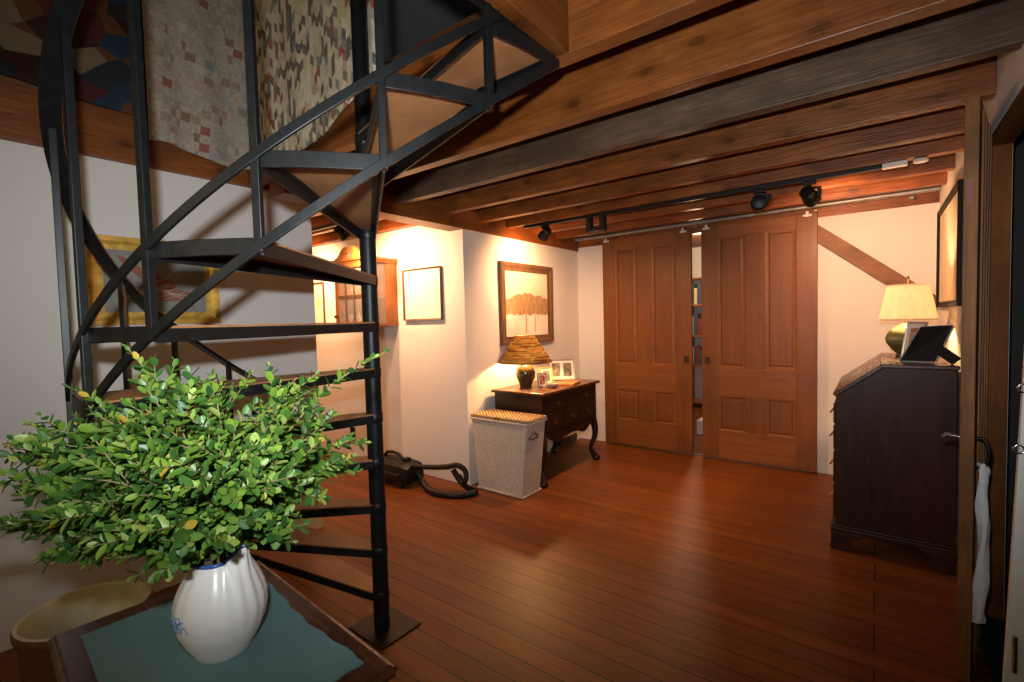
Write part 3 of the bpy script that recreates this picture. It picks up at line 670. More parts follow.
MB().tube([(-3.6, 2.3, 2.186), (-3.6, 2.3, 2.3899)], .006, 8).build('drop_rod', M['blackplastic'], tk2)
sp5 = spot_head((-3.47, 2.3), (-3.45, 2.80, 1.62), 'black track spotlight behind the stair aimed at the wall cabinet', .03, 1.0, 2.16)
sp7 = spot_head((-3.22, 2.3), (-3.15, 2.84, 1.72), 'black track spotlight nearest the stair pole aimed at the pale drawing', .03, 1.0, 2.16)
sp6 = spot_head((-4.5, 2.3), (-4.75, 2.85, 1.6), 'black track spotlight over the flower print behind the stair', .03, 1.0, 2.16)

# ------------------------------------------------------------------ wall cabinet
cx0, cx1, cy0, cy1, cz0, cz1 = -3.93, -3.475, 2.53, 2.86, 1.325, 1.905
cb = thing('wall_cabinet', ((cx0 + cx1) / 2, cy1, cz0), 'orange pine wall cabinet with glazed door and scrolled top', 'cabinet')
cc = MB(); cc.box(cx0, cx1, cy0, cy1 - .001, cz0, cz0 + .02); cc.box(cx0, cx1, cy0, cy1 - .001, cz1 - .02, cz1); cc.box(cx0, cx1, cy1 - .012, cy1 - .001, cz0 + .02, cz1 - .02)
cc.box(cx0, cx0 + .018, cy0, cy1 - .012, cz0 + .02, cz1 - .02)
for a, b in ((cy0, cy0 + .06), (cy1 - .13, cy1 - .012)): cc.box(cx1 - .018, cx1, a, b, cz0 + .02, cz1 - .02)
cc.build('carcass', M['pine'], cb, bevel=.002)
B(cx0 + .018, cx1 - .02, cy0 + .03, cy1 - .013, 1.585, 1.597).build('shelf', M['pine'], cb)
cr = MB(); cr.box(cx0 - .02, cx1 + .025, cy0 - .025, cy1 - .001, cz1, cz1 + .025); cr.box(cx0 - .01, cx1 + .015, cy0 - .015, cy1 - .001, cz1 - .018, cz1 - .0001 + 0); cr.build('cornice', M['pine'], cb, bevel=.004)
xm = (cx0 + cx1) / 2
def scroll(sg):
    pts = [(xm + sg * .225, cz1 + .025), (xm + sg * .225, cz1 + .035)]
    for i in range(9): q = i / 8; pts.append((xm + sg * (.20 - .13 * q), cz1 + .04 + .085 * (q * q * (3 - 2 * q))))
    for i in range(9): a = PI / 2 + i / 8 * PI * 1.1; pts.append((xm + sg * (.055 - .032 * cos(a) * -1), cz1 + .100 + .032 * sin(a)))
    pts += [(xm + sg * .035, cz1 + .05), (xm + sg * .03, cz1 + .025)]
    return pts
for sg in (-1, 1): MB().prism(scroll(sg), 'Y', cy0 - .012, cy0 + .010).build('scroll', M['pine'], cb)
dr = MB(); df0, df1 = cy0 - .018, cy0 - .0005; dx0, dx1, dz0, dz1 = cx0 + .005, cx1 - .005, cz0 + .005, cz1 - .02
for a, b, c, d in ((dx0, dx0 + .045, dz0, dz1), (dx1 - .045, dx1, dz0, dz1), (dx0 + .045, dx1 - .045, dz0, dz0 + .04), (dx0 + .045, dx1 - .045, dz1 - .04, dz1)): dr.box(a, b, df0, df1, c, d)
cd = dr.build('door', M['pine'], cb, bevel=.002)
mu = MB()
for i in (1, 2): x = dx0 + .045 + (dx1 - dx0 - .09) * i / 3; mu.box(x - .008, x + .008, df0 + .002, df1 - .002, dz0 + .04, dz1 - .04)
for i in (1,): z = dz0 + .04 + (dz1 - dz0 - .08) * .48; mu.box(dx0 + .045, dx1 - .045, df0 + .003, df1 - .003, z - .008, z + .008)
mu.build('glazing_bar', M['frame_brown'], cd)
B(dx0 + .045, dx1 - .045, df1 - .008, df1 - .005, dz0 + .04, dz1 - .04).build('pane', M['glass'], cd)
MB().lathe([(.006, 0), (.006, .012), (.013, .016), (.013, .024), (.004, .03)], (0, 0, 0), 14).turn((0, 0, 0), PI / 2, 'X').turn((0, 0, 0), 0).build('knob', M['dullbrass'], cd) if False else None
kb = MB().lathe([(.006, 0), (.006, .012), (.014, .016), (.014, .024), (.004, .03)], (0, 0, 0), 14)
for i, p in enumerate(kb.v): kb.v[i] = Vector((dx0 + .022 + p.x, df0 - p.z, 1.42 + p.y))
kb.build('knob', M['dullbrass'], cd)
B(cx1 - .012, cx1 - .008, cy0 + .06, cy1 - .13, cz0 + .02, cz1 - .02).build('side_pane', M['glass'], cb)
gprof = [(.018, 0), (.020, .004), (.006, .012), (.005, .04), (.018, .055), (.022, .09), (.020, .09), (.015, .058), (.0, .05)]
vprof = [(.022, 0), (.03, .02), (.03, .05), (.014, .08), (.012, .11), (.018, .12), (.016, .12), (.0, .1)]
for i, (x, y, z, pr, l) in enumerate([(-3.60, 2.63, 1.597, vprof, 'small glass bottle on the upper cabinet shelf beside the side pane'), (-3.85, 2.65, 1.597, gprof, 'stemmed glass on the upper cabinet shelf nearest the knob side'), (-3.76, 2.63, 1.597, gprof, 'stemmed glass on the upper cabinet shelf near its middle'),
                                    (-3.60, 2.65, 1.345, [(.035, 0), (.045, .02), (.045, .06), (.03, .07), (.0, .07)], 'squat glass jar on the cabinet floor beside the side pane'), (-3.85, 2.62, 1.345, gprof, 'stemmed glass on the cabinet floor nearest the knob side'), (-3.73, 2.62, 1.345, vprof, 'glass bottle on the cabinet floor near its middle')]):
    tag(MB().lathe(pr, (x, y, z), 20).build('glass_vessel', M['glassware'], smooth=True), l, 'glass', 'glassware in the wall cabinet')

# ------------------------------------------------------------------ hamper
hx0, hx1, hy0, hy1 = -2.60, -2.05, 2.845, 3.10
hm = thing('wicker_hamper', (-2.33, 2.97, 0), 'whitewashed wicker laundry hamper with a tan lid beside the lowboy', 'hamper')
def hq(ins, z, e=0): return [(hx0 + ins * .9 - e, hy0 + ins * .1 - e, z), (hx1 - ins - e * -1, hy0 + ins * .1 - e, z), (hx1 - ins + e, hy1 - ins * .3 + e, z), (hx0 + ins * .9 - e, hy1 - ins * .3 + e, z)]
bt = MB(); bt.hexa(hq(.055, .002), hq(0, .575)); bt.build('body', M['wicker'], hm, bevel=.012)
rm = MB(); q = hq(0, .57, .004); rm.tube([q[0], q[1], q[2], q[3]], .010, 8, True); rm.build('braided_rim', M['wicker'], hm, smooth=True); rm = MB(); q = hq(.055, .012, .001); rm.tube(q, .010, 8, True)
rm.build('braided_rim', M['wicker'], hm, smooth=True)
lid = MB(); lid.hexa(hq(-.012, .580), hq(-.008, .604)); lid.build('lid', M['wickertop'], hm, bevel=.008)
hh = MB(); hh.tube([(hx1 - .008 + .0, 2.88 + .02 * i, .47 + .02 * sin(PI * i / 6)) for i in range(7)], .008, 8); hh.tube([(hx1 - .010, 2.88 + .02 * i, .455 - .006 * sin(PI * i / 6)) for i in range(7)], .007, 8)
hh.build('handle', M['frame_brown'], hm, smooth=True)
MB().tube([(-2.33 + .02 * cos(a), hy0 - .008, .585 + .018 * sin(a)) for a in [i * 2 * PI / 12 for i in range(12)]], .004, 6, True).build('lid_loop', M['frame_brown'], hm)

# ------------------------------------------------------------------ lowboy
lx0, lx1, ly0, ly1 = -2.60, -2.115, 3.15, 4.07
lb = thing('lowboy', (-2.36, 3.61, 0), 'dark mahogany lowboy on curved legs with claw feet beside the hamper', 'chest of drawers')
B(lx0 - .02, lx1 + .03, ly0 - .025, ly1 + .03, .738, .761).build('top', M['mahog_top'], lb, bevel=.006)
cs = MB(); cs.box(lx0, lx1, ly0, ly1, .42, .7375)
sc = [(ly0, .43)]
for i in range(41):
    u = i / 40; y = ly0 + .06 + (ly1 - ly0 - .12) * u
    z = .375 - .05 * abs(sin(u * PI * 3)) ** .7 * (1 if .3 < u < .7 else .6) + .03 * cos(u * PI * 4)
    sc.append((y, z))
sc += [(ly1, .43)]
cs.prism(sc, 'X', lx1 - .022, lx1)
sx = [(lx0, .43)] + [(lx0 + .05 + (lx1 - lx0 - .1) * i / 16, .385 - .03 * sin(PI * i / 16)) for i in range(17)] + [(lx1, .43)]
cs.prism(sx, 'Y', ly0, ly0 + .02); cs.prism(sx, 'Y', ly1 - .02, ly1)
cs.build('case', M['lowboy'], lb, bevel=.003)
def pull(mb, y, z, x, w=.05):
    mb.prism([(y - w * .75, z), (y - w * .45, z + .022), (y, z + .016), (y + w * .45, z + .022), (y + w * .75, z), (y + w * .4, z - .02), (y, z - .028), (y - w * .4, z - .02)], 'X', x, x + .003)
    mb.tube([(x + .004 + .016 * sin(PI * i / 8), y - w * .42 + w * .84 * i / 8, z + .004 - .026 * sin(PI * i / 8)) for i in range(9)], .0032, 6)
def drawer(y0, y1, z0, z1, pulls):
    d = B(lx1 - .004, lx1 + .008, y0, y1, z0, z1).build('drawer', M['lowboy'], lb, bevel=.004)
    for y in pulls:
        mb = MB(); pull(mb, y, (z0 + z1) / 2, lx1 + .0081); mb.build('drawer_pull', M['dullbrass'], d)
drawer(ly0 + .04, ly1 - .04, .60, .715, (ly0 + .22, ly1 - .22))
for a, b in ((ly0 + .04, ly0 + .30), (ly0 + .32, ly1 - .32), (ly1 - .30, ly1 - .04)): drawer(a, b, .43, .58, ((a + b) / 2,))
def cab_leg(x, y, sx, sy):
    path = []; rs = []
    for i in range(15):
        q = i / 14; z = .44 - .395 * q
        o = .030 * sin(PI * min(1, q * 1.25)) * (1 if q < .8 else 0) - .012 * sin(PI * max(0, (q - .55)) / .45) + (.028 * ((q - .8) / .2) ** 2 if q > .8 else 0)
        path.append((x + sx * o, y + sy * o, z)); rs.append(.040 - .022 * min(1, q / .8) + (.006 if q > .86 else 0))
    mb = MB().tube(path, rs, 12)
    l = mb.build('leg', M['lowboy'], lb, smooth=True)
    fx, fy, _ = path[-1]; ft = MB().lathe([(.018, 0.001), (.034, .012), (.038, .026), (.030, .042), (.014, .052)], (fx + sx * .008, fy + sy * .008, 0), 16)
    for a in (-.7, 0, .7):
        ca, sa = cos(a), sin(a); vx, vy = (sx * ca - sy * sa) * .707, (sx * sa + sy * ca) * .707
        ft.tube([(fx, fy, .055), (fx + vx * .03, fy + vy * .03, .045), (fx + vx * .048, fy + vy * .048, .022), (fx + vx * .046, fy + vy * .046, .006)], [.010, .010, .008, .005], 8)
    ft.build('claw_foot', M['lowboy'], l, smooth=True)
for x, sx_ in ((lx0 + .035, -1), (lx1 - .035, 1)):
    for y, sy_ in ((ly0 + .035, -1), (ly1 - .035, 1)): cab_leg(x, y, sx_ * .8, sy_ * .8)

# striped table lamp
LX, LY, LZ = -2.45, 3.40, .7615
tl = thing('table_lamp', (LX, LY, LZ), 'table lamp with dark glazed base and striped conical shade on the lowboy', 'lamp')
MB().lathe([(.050, 0), (.053, .008), (.058, .03), (.085, .09), (.088, .13), (.072, .17), (.040, .19), (.032, .196), (.032, .205), (.0, .205)], (LX, LY, LZ), 32).build('base', M['glaze_dark'], tl, smooth=True)
MB().lathe([(.020, .205), (.022, .215), (.012, .22), (.012, .25), (.016, .252), (.016, .285), (.0, .286)], (LX, LY, LZ), 16).build('socket', M['dullbrass'], tl, smooth=40)
MB().lathe([(.236, .215), (.240, .217), (.085, .452), (.081, .451), (.236, .215)], (LX, LY, LZ), 48, capb=False).build('lamp_shade', M['shade_stripe'], tl, smooth=40)
hp = MB()
for a in (0, PI / 2, PI, PI * 1.5): hp.tube([(LX, LY, LZ + .43), (LX + .084 * cos(a), LY + .084 * sin(a), LZ + .449)], .002, 5)
hp.tube([(LX + .035 * sin(PI * i / 10) * (1 if 1 else 0), LY, LZ + .25 + .18 * i / 10) for i in range(11)], .002, 5); hp.build('harp', M['dullbrass'], tl)

def easel_frame(c, w, h, lean, yaw, fw_, label, fmat, pmats, cols=1, leg=True):
    """photo frame standing at c (bottom centre of its back), local x = width, leaning back by lean; faces -y before yaw"""
    t = thing('photo_frame', c, label, 'photo frame')
    R = Matrix.Rotation(yaw, 3, 'Z') @ Matrix.Rotation(-lean, 3, 'X'); c = Vector(c)
    def place(mb, off=0.0):
        for i, p in enumerate(mb.v): mb.v[i] = c + R @ p
        return mb
    f = MB(); frame_bars(f, 'Y', -w / 2, w / 2, 0, h, fw_, 0, -.012); place(f).build('frame', fmat, t)
    bk = MB().box(-w / 2 + .003, w / 2 - .003, -.0015, .003, .003, h - .003); place(bk).build('backing', M['frame_black'], t)
    iw = w - 2 * fw_; ih = h - 2 * fw_
    mt = MB().box(-iw / 2, iw / 2, -.004, -.0016, fw_, h - fw_); place(mt).build('mount', M['paper'], t)
    for i in range(cols):
        x0 = -iw / 2 + iw * (i + .14) / cols; x1 = -iw / 2 + iw * (i + .86) / cols
        ph = MB().box(x0, x1, -.0052, -.0041, fw_ + ih * .12, h - fw_ - ih * .12); place(ph).build('photograph', pmats[i % len(pmats)], t)
    if leg:
        R2 = Matrix.Rotation(yaw, 3, 'Z'); a = R @ Vector((0, .004, h * .62)); b = R2 @ Vector((0, a.length * .5 + h * .22, 0)); b.z = .003
        lg = MB().bar(c + a, c + b, w * .22, .004, tuple(R @ Vector((0, 1, 0)))); lg.build('easel_leg', M['frame_black'], t)
    return t
M['clearframe'] = plain('silvered_frame', (.55, .50, .44), .25, .4)
easel_frame((-2.40, 3.93, .763), .25, .20, rad(13), rad(40), .014, 'wide silver photo frame holding two portraits on the lowboy', M['clearframe'], [M['photo_dark']], 2)
easel_frame((-2.36, 3.60, .763), .12, .155, rad(14), rad(50), .014, 'small gilt photo frame beside the striped lamp', M['gold'], [M['photo_dark']])
easel_frame((-2.31, 3.46, .763), .09, .12, rad(14), rad(58), .010, 'tiny silver photo frame in front of the gilt one on the lowboy', M['clearframe'], [M['photo']])
tag(MB().lathe([(.03, 0), (.045, .006), (.052, .03), (.049, .03), (.04, .010), (.0, .008)], (-2.235, 3.49, .7615), 24).build('glass_dish', M['glassware'], smooth=True), 'small cut glass dish near the front edge of the lowboy', 'dish')
tag(MB().box(-2.30, -2.14, 3.62, 3.86, .7615, .779).turn((-2.22, 3.74, .77), rad(14)).build('leather_folder', M['tan'], bevel=.003), 'tan leather folder lying on the lowboy before the frames', 'folder')

# floor register below lowboy
vr = thing('floor_vent', (XT, 4.38, .02), 'dark baseboard vent on the wall under the lowboy', 'vent')
B(XT + .0005, XT + .02, 4.17, 4.60, .01, .085).build('vent_body', M['register'], vr, bevel=.003)
vg = MB()
for i in range(14): vg.box(XT + .0201, XT + .026, 4.19 + i * .029, 4.205 + i * .029, .02, .075)
vg.build('vent_slats', M['register'], vr)
tag(B(-2.405, -2.335, YB - .006, YB - .0003, .43, .545).build('outlet_plate', M['whitemetal'], bevel=.002), 'cream outlet plate on the end wall left of the sliding doors', 'outlet')
tag(B(-4.29, -4.21, YS - .007, YS - .0003, .18, .30).build('outlet_plate', M['frame_black'], bevel=.002), 'dark outlet on the wall seen behind the lower treads', 'outlet')

# ------------------------------------------------------------------ vacuum cleaner
vc = thing('vacuum_cleaner', (-3.23, 2.62, 0), 'black canister vacuum cleaner with ribbed hose lying by the wall', 'vacuum cleaner')
bod = MB()
prof = [(0, .05), (.0, .10), (.02, .165), (.07, .195), (.17, .20), (.22, .175), (.235, .11), (.235, .05), (.20, .03), (.03, .03)]
rows = []
for i, (x, sc_) in enumerate(((-3.48, .78), (-3.45, .92), (-3.40, 1), (-3.12, 1), (-3.06, .95), (-3.03, .80))):
    rows.append([(x, 2.49 + .117 + (p - .117) * sc_, .03 + (z - .03) * (.5 + .5 * sc_)) for p, z in prof])
bod.strip(rows); bod.build('canister', M['blackplastic'], vc, smooth=35)
B(-3.42, -3.08, 2.475, 2.50, .085, .115).build('bumper', M['hose'], vc, bevel=.006)
MB().tube([(-3.42, 2.61, .20), (-3.38, 2.61, .235), (-3.30, 2.61, .245), (-3.22, 2.61, .235), (-3.18, 2.61, .20)], .014, 10).build('carry_handle', M['blackplastic'], vc, smooth=True)
B(-3.15, -3.10, 2.575, 2.635, .198, .222).build('latch', M['hose'], vc, bevel=.004)
for x in (-3.42, -3.09):
    for y in (2.50, 2.715):
        MB().tube([(x, y - .012, .032), (x, y + .012, .032)], .031, 18).build('wheel', M['hose'], vc, smooth=40)
wp = [(-3.04, 2.60, .165), (-2.93, 2.62, .172), (-2.80, 2.645, .185), (-2.70, 2.67, .20)]
MB().tube(wp, [.021, .020, .020, .022], 12).build('wand', M['hose'], vc, smooth=True)
def cr_spline(pts, n):
    out = []; P = [Vector(p) for p in pts]; P = [P[0] * 2 - P[1]] + P + [P[-1] * 2 - P[-2]]
    for i in range(1, len(P) - 2):
        for k in range(n):
            t = k / n; a, b, c, d = P[i - 1:i + 3]
            out.append(.5 * ((2 * b) + (c - a) * t + (2 * a - 5 * b + 4 * c - d) * t * t + (3 * b - a - 3 * c + d) * t ** 3))
    out.append(P[-2]); return out
hz = cr_spline([(-2.70, 2.67, .20), (-2.63, 2.70, .215), (-2.565, 2.715, .18), (-2.545, 2.70, .12), (-2.58, 2.70, .08), (-2.62, 2.71, .12), (-2.66, 2.70, .18)], 8)
MB().tube(hz[:-6], .0215, 12).build('hose_bend', M['hose'], vc, smooth=True)
hs = cr_spline([(-2.665, 2.685, .178), (-2.60, 2.70, .09), (-2.53, 2.72, .04), (-2.49, 2.74, .025), (-2.475, 2.70, .023), (-2.53, 2.60, .023), (-2.68, 2.545, .023), (-2.83, 2.565, .023), (-2.96, 2.62, .05), (-3.04, 2.64, .10)], 16)
MB().tube(hs, [.021 + .0035 * (i % 2) for i in range(len(hs))], 12).build('ribbed_hose', M['hose'], vc, smooth=30)

# ------------------------------------------------------------------ slant front desk
sx0, sx1, sy0, sy1 = -.180, .325, 3.235, 4.12
dkx = thing('slant_front_desk', (.08, 3.68, 0), 'dark mahogany slant front desk against the right wall', 'desk')
side = [(sx0, .13), (sx1, .13), (sx1, 1.045), (.035, 1.045), (sx0, .875)]
B(sx0 + .001, sx1 - .001, sy0 + .022, sy1 - .022, .13, .80).build('case', M['mahog'], dkx)
for y in (sy0, sy1 - .022):
    MB().prism(side, 'Y', y, y + .022).build('side_panel', M['mahog'], dkx, bevel=.003)
B(sx1 - .02, sx1, sy0 + .0221, sy1 - .0221, .80, 1.045).build('back_panel', M['mahog'], dkx)
B(.02, sx1 + .008, sy0 - .012, sy1 + .012, 1.0455, 1.064).build('top', M['mahog_top'], dkx, bevel=.004)
n_ = Vector((-.170, 0, .200)).normalized(); a_ = Vector((sx0 - .004, 0, .872)); b_ = Vector((.030, 0, 1.043))
ln = MB(); ln.hexa([(a_.x, sy0 + .005, a_.z), (a_.x, sy1 - .005, a_.z), (b_.x, sy1 - .005, b_.z), (b_.x, sy0 + .005, b_.z)],
                   [tuple(Vector((a_.x, sy0 + .005, a_.z)) + n_ * .02), tuple(Vector((a_.x, sy1 - .005, a_.z)) + n_ * .02), tuple(Vector((b_.x, sy1 - .005, b_.z)) + n_ * .02), tuple(Vector((b_.x, sy0 + .005, b_.z)) + n_ * .02)])
lidd = ln.build('slant_lid', M['mahog_top'], dkx, bevel=.003)
ke = MB(); mid = (a_ + b_) / 2 + n_ * .0205; ke.bar(mid + Vector((-.0, 3.68 - .012, 0)), mid + Vector((0, 3.68 + .012, 0)), .002, .04, tuple(b_ - a_)); ke.build('keyhole_plate', M['brass'], lidd)
def bail(mb, x, y, z):
    mb.prism([(y - .055, z), (y - .04, z + .03), (y - .012, z + .02), (y, z + .032), (y + .012, z + .02), (y + .04, z + .03), (y + .055, z), (y + .03, z - .028), (y, z - .022), (y - .03, z - .028)], 'X', x - .003, x)
    mb.tube([(x - .004 - .022 * sin(PI * i / 8), y - .034 + .068 * i / 8, z + .006 - .03 * sin(PI * i / 8)) for i in range(9)], .004, 6)
for z0_, z1_ in ((.17, .36), (.375, .55), (.565, .70), (.715, .83)):
    d = B(sx0 - .013, sx0 + .0005, sy0 + .03, sy1 - .03, z0_, z1_).build('drawer', M['mahog'], dkx, bevel=.004)
    for y in (sy0 + .18, sy1 - .18):
        mb = MB(); bail(mb, sx0 - .0131, y, (z0_ + z1_) / 2); mb.build('drawer_pull', M['brass'], d)
bm_ = MB(); bm_.box(sx0 - .022, sx1 + .003, sy0 - .018, sy1 + .018, .105, .130); bm_.box(sx0 - .014, sx1 + .002, sy0 - .010, sy1 + .010, .1301, .142)
bm_.build('base_moulding', M['mahog'], dkx, bevel=.004)
def foot(x0, x1, y0, y1):
    xc0, sgn = (x0, 1) if x0 < .05 else (x1, -1)
    pr = [(0, .1049), (.16, .1049), (.13, .085), (.10, .075), (.085, .05), (.095, .028), (.085, .022), (.07, .001), (0, .001), (-.006, .02), (.004, .06)]
    mb = MB().prism([(xc0 + sgn * p, z) for p, z in pr], 'Y', y0, y1)
    return mb
for y0_, y1_ in ((sy0 - .016, sy0 + .006), (sy1 - .006, sy1 + .016)):
    for xs in ((sx0 - .02, 0), (.2, sx1)):
        f = foot(xs[0], xs[1], y0_, y1_).build('bracket_foot', M['mahog'], dkx, bevel=.002)
for y_, sg in ((sy0 - .014, 1), (sy1 + .014, -1)):
    pr = [(0, .1049), (.16, .1049), (.12, .08), (.085, .05), (.095, .028), (.07, .001), (0, .001)]
    MB().prism([(y_ + sg * p, z) for p, z in pr], 'X', sx0 - .02, sx0 + .002).build('bracket_foot', M['mahog'], dkx, bevel=.002)

# lamp on desk
DX, DY, DZ_ = .152, 3.82, 1.0645
dl = thing('table_lamp', (DX, DY, DZ_), 'table lamp with round green glazed base and cream pleated shade on the desk', 'lamp')
MB().lathe([(.055, 0), (.058, .006), (.058, .012), (.05, .016), (.075, .04), (.106, .085), (.110, .115), (.095, .155), (.060, .185), (.030, .20), (.024, .21), (.0, .211)], (DX, DY, DZ_), 36).build('base', M['glaze_green'], dl, smooth=True)
MB().lathe([(.022, .21), (.026, .218), (.012, .225), (.012, .25), (.017, .252), (.017, .29), (0, .292)], (DX, DY, DZ_), 16).build('socket', M['dullbrass'], dl, smooth=40)
pl_ = MB().lathe([(.139, .225), (.1405, .226), (.100, .436), (.0985, .436), (.139, .225)], (DX, DY, DZ_), 192, mod=lambda a, z: 1 + .026 * abs(sin(a * 20)), capb=False)
pl_.build('lamp_shade', M['shade_pleat'], dl, smooth=40)
tr_ = MB().lathe([(.098, .432), (.103, .432), (.1025, .442), (.098, .442), (.098, .432)], (DX, DY, DZ_), 48, capb=False); tr_.build('shade_trim', M['shade_pleat'], dl, smooth=40); tr_ = MB().lathe([(.138, .222), (.144, .222), (.1425, .233), (.138, .233), (.138, .222)], (DX, DY, DZ_), 48, capb=False); tr_.build('shade_trim', M['shade_pleat'], dl, smooth=40)
fn = MB().lathe([(.003, .30), (.003, .465), (.007, .47), (.008, .482), (.003, .495), (.0, .497)], (DX, DY, DZ_), 12)
for a in (0, PI * .5, PI, PI * 1.5): fn.tube([(DX, DY, DZ_ + .436), (DX + .099 * cos(a), DY + .099 * sin(a), DZ_ + .436)], .002, 5)
fn.build('finial', M['dullbrass'], dl, smooth=40)
# photo frames on desk (one shows its black back)
bf = thing('photo_frame', (.17, 3.40, 1.0645), 'large black backed photo frame leaning on its easel leg on the desk', 'photo frame')
P0, P1, P2, P3 = Vector((.105, 3.345, 1.0785)), Vector((.245, 3.335, 1.0785)), Vector((.318, 3.395, 1.2640)), Vector((.192, 3.42, 1.2570))
nn = (P1 - P0).cross(P3 - P0).normalized() * .008
MB().hexa([P0, P1, P2, P3], [p - nn for p in (P0, P1, P2, P3)]).build('backing', M['frame_black'], bf, bevel=.001)
e1 = MB()
for a, b in ((P0, P1), (P1, P2), (P2, P3), (P3, P0)): e1.bar(a - nn * 1.6, b - nn * 1.6, .014, .010, tuple(nn))
e1.build('frame', M['clearframe'], bf)
MB().bar((.245, 3.36, 1.155), (.330, 3.325, 1.079), .05, .005, tuple(nn)).build('easel_leg', M['frame_black'], bf)
easel_frame((.160, 3.54, 1.070), .13, .215, rad(10), rad(-52), .014, 'silver framed colour photograph standing before the desk lamp', M['clearframe'], [M['photo']])

# ------------------------------------------------------------------ old door at right, latch, towel
lf = thing('door_3', (.255, 2.30, 0), 'old scuffed plank door standing ajar, seen by its narrow edge at right', 'door', None, 'structure')
dv = Vector((.108, .572, 0)).normalized(); pv = Vector((dv.y, -dv.x, 0)); L0 = Vector((.238, 2.302, .004))
def leafbox(u0, u1, w0, w1, z0, z1):
    c = [L0 + dv * u + pv * w for u, w in ((u0, w0), (u1, w0), (u1, w1), (u0, w1))]
    return MB().hexa([p + Vector((0, 0, z0)) for p in c], [p + Vector((0, 0, z1)) for p in c])
core = leafbox(0, .57, 0, .038, 0, 2.075)
core.build('leaf', M['oldwood'], lf, bevel=.002)
for u in (.10, .21, .33, .45): leafbox(u, u + .012, .0381, .044, .02, 2.05).build('batten', M['oldwood'], lf)
leafbox(-.0015, -.0002, .008, .024, 1.70, 1.795).build('mortise', M['rust'], lf)
def lp(u, w, z): return L0 + dv * u + pv * w + Vector((0, 0, z))
hb_ = MB().tube([lp(.03, .040, .885), lp(.03, .058, .89), lp(.03, .070, .87), lp(.03, .074, .84), lp(.03, .070, .80), lp(.03, .056, .785), lp(.03, .040, .785)], .006, 8)
hb_.build('door_handle', M['iron'], lf, smooth=True)
lt = MB().tube([lp(.03, -.001, .885), lp(.03, -.035, .888), lp(.03, -.05, .878)], .006, 8); lt.box(.20, .215, 2.33, 2.34, .89, .90); lt.build('thumb_latch', M['chrome'], lf, smooth=True)
# twisted towel hung through the handle
tw = []
cpt = [lp(.03, .058, .80), lp(.03, .060, .76), lp(.03, .058, .68), lp(.03, .064, .57), lp(.03, .060, .45), lp(.03, .057, .33), lp(.03, .053, .25), lp(.03, .048, .225)]
sp_ = cr_spline(cpt, 8)
for i, p in enumerate(sp_):
    q = i / (len(sp_) - 1); a0 = q * 7; w1 = .011 + .007 * q + .002 * sin(q * 22); w2 = .008 + .004 * q
    tw.append([p + Vector((cos(a + a0 * .0) * (w1 * abs(cos(a0)) + w2 * abs(sin(a0))), sin(a) * w1, 0)) * (1 + .14 * sin(3 * a + a0 * 2)) if False else p + Vector((cos(a) * (w1 * (1 + .34 * sin(3 * a + a0 * 2))), sin(a) * w2 * 1.3, 0)) for a in [k * 2 * PI / 16 for k in range(16)]])
tag(MB().strip(tw).build('towel', M['towel'], smooth=True), 'twisted white towel hanging from the handle of the old door', 'towel')
# white leaning panel at right edge
wp_ = thing('white_panel', (.36, 2.0, 0), 'white painted panel with metal latch at the right edge', 'panel')
MB().hexa([(.3065, 2.0, .002), (.56, 1.96, .002), (.56, 1.985, .002), (.3065, 2.025, .002)], [(.356, 2.0, 1.62), (.61, 1.96, 1.62), (.61, 1.985, 1.62), (.356, 2.025, 1.62)]).build('board', M['whitepaint'], wp_, bevel=.003)
hl = MB().box(.327, .339, 1.990, 1.9962, .28, .36); hl.tube([(.333, 1.988, .265), (.333, 1.988, .375)], .006, 8); hl.build('latch', M['chrome'], wp_)
for zz in (.935, 1.115):
    MB().tube([(.3335 + .012 * cos(a) + .026 * (zz - .935) / .18 * .25, 1.9945, zz + .012 * sin(a)) for a in [k * 2 * PI / 14 for k in range(14)]], .0028, 8, True).build('hook_ring', M['chrome'], wp_, smooth=True)

# ------------------------------------------------------------------ side table, runner, crock, pitcher, boxwood
TZ = .80
tx0, tx1, ty0, ty1 = -1.176, -.630, .140, .490
tt = thing('side_table', (-.88, .31, 0), 'small dark wooden side table under the white pitcher', 'table')
TC = (-.89, .315, TZ); TA = rad(-4)
B(tx0, tx1, ty0, ty1, TZ - .020, TZ).turn(TC, TA).build('top', M['walnut'], tt, bevel=.004)
md = MB()
for (a, b) in (((tx0, ty0), (tx1, ty0)), ((tx1, ty0), (tx1, ty1)), ((tx1, ty1), (tx0, ty1)), ((tx0, ty1), (tx0, ty0))):
    md.tube([(a[0], a[1], TZ - .012), (b[0], b[1], TZ - .012)], .0085, 10)
md.turn(TC, TA).build('edge_moulding', M['mahog_top'], tt, smooth=50)
B(tx0 + .03, tx1 - .03, ty0 + .03, ty1 - .03, TZ - .11, TZ - .0201).turn(TC, TA).build('apron', M['mahog'], tt, bevel=.002)
for x in (tx0 + .045, tx1 - .045):
    for y in (ty0 + .045, ty1 - .045):
        MB().tube([(x, y, TZ - .1), (x, y, TZ - .3), (x, y, .02), (x, y, .001)], [.020, .018, .012, .011], 12).turn(TC, TA).build('leg', M['mahog'], tt, smooth=40)
def runner(u, v):
    y = .172 + (.285 + .005 * sin(u * 8)) * v
    return (-1.124 + .456 * u + .002 * sin(v * 40) * (u > .99), y + .002 * sin(u * 37) * (v > .98), TZ + .0022 + .0006 * sin(u * 7 + v * 5))
tag(MB().grid(runner, 40, 24).turn(TC, TA).build('table_runner', M['teal'], solid=.003), 'teal cloth runner on the small side table', 'runner')
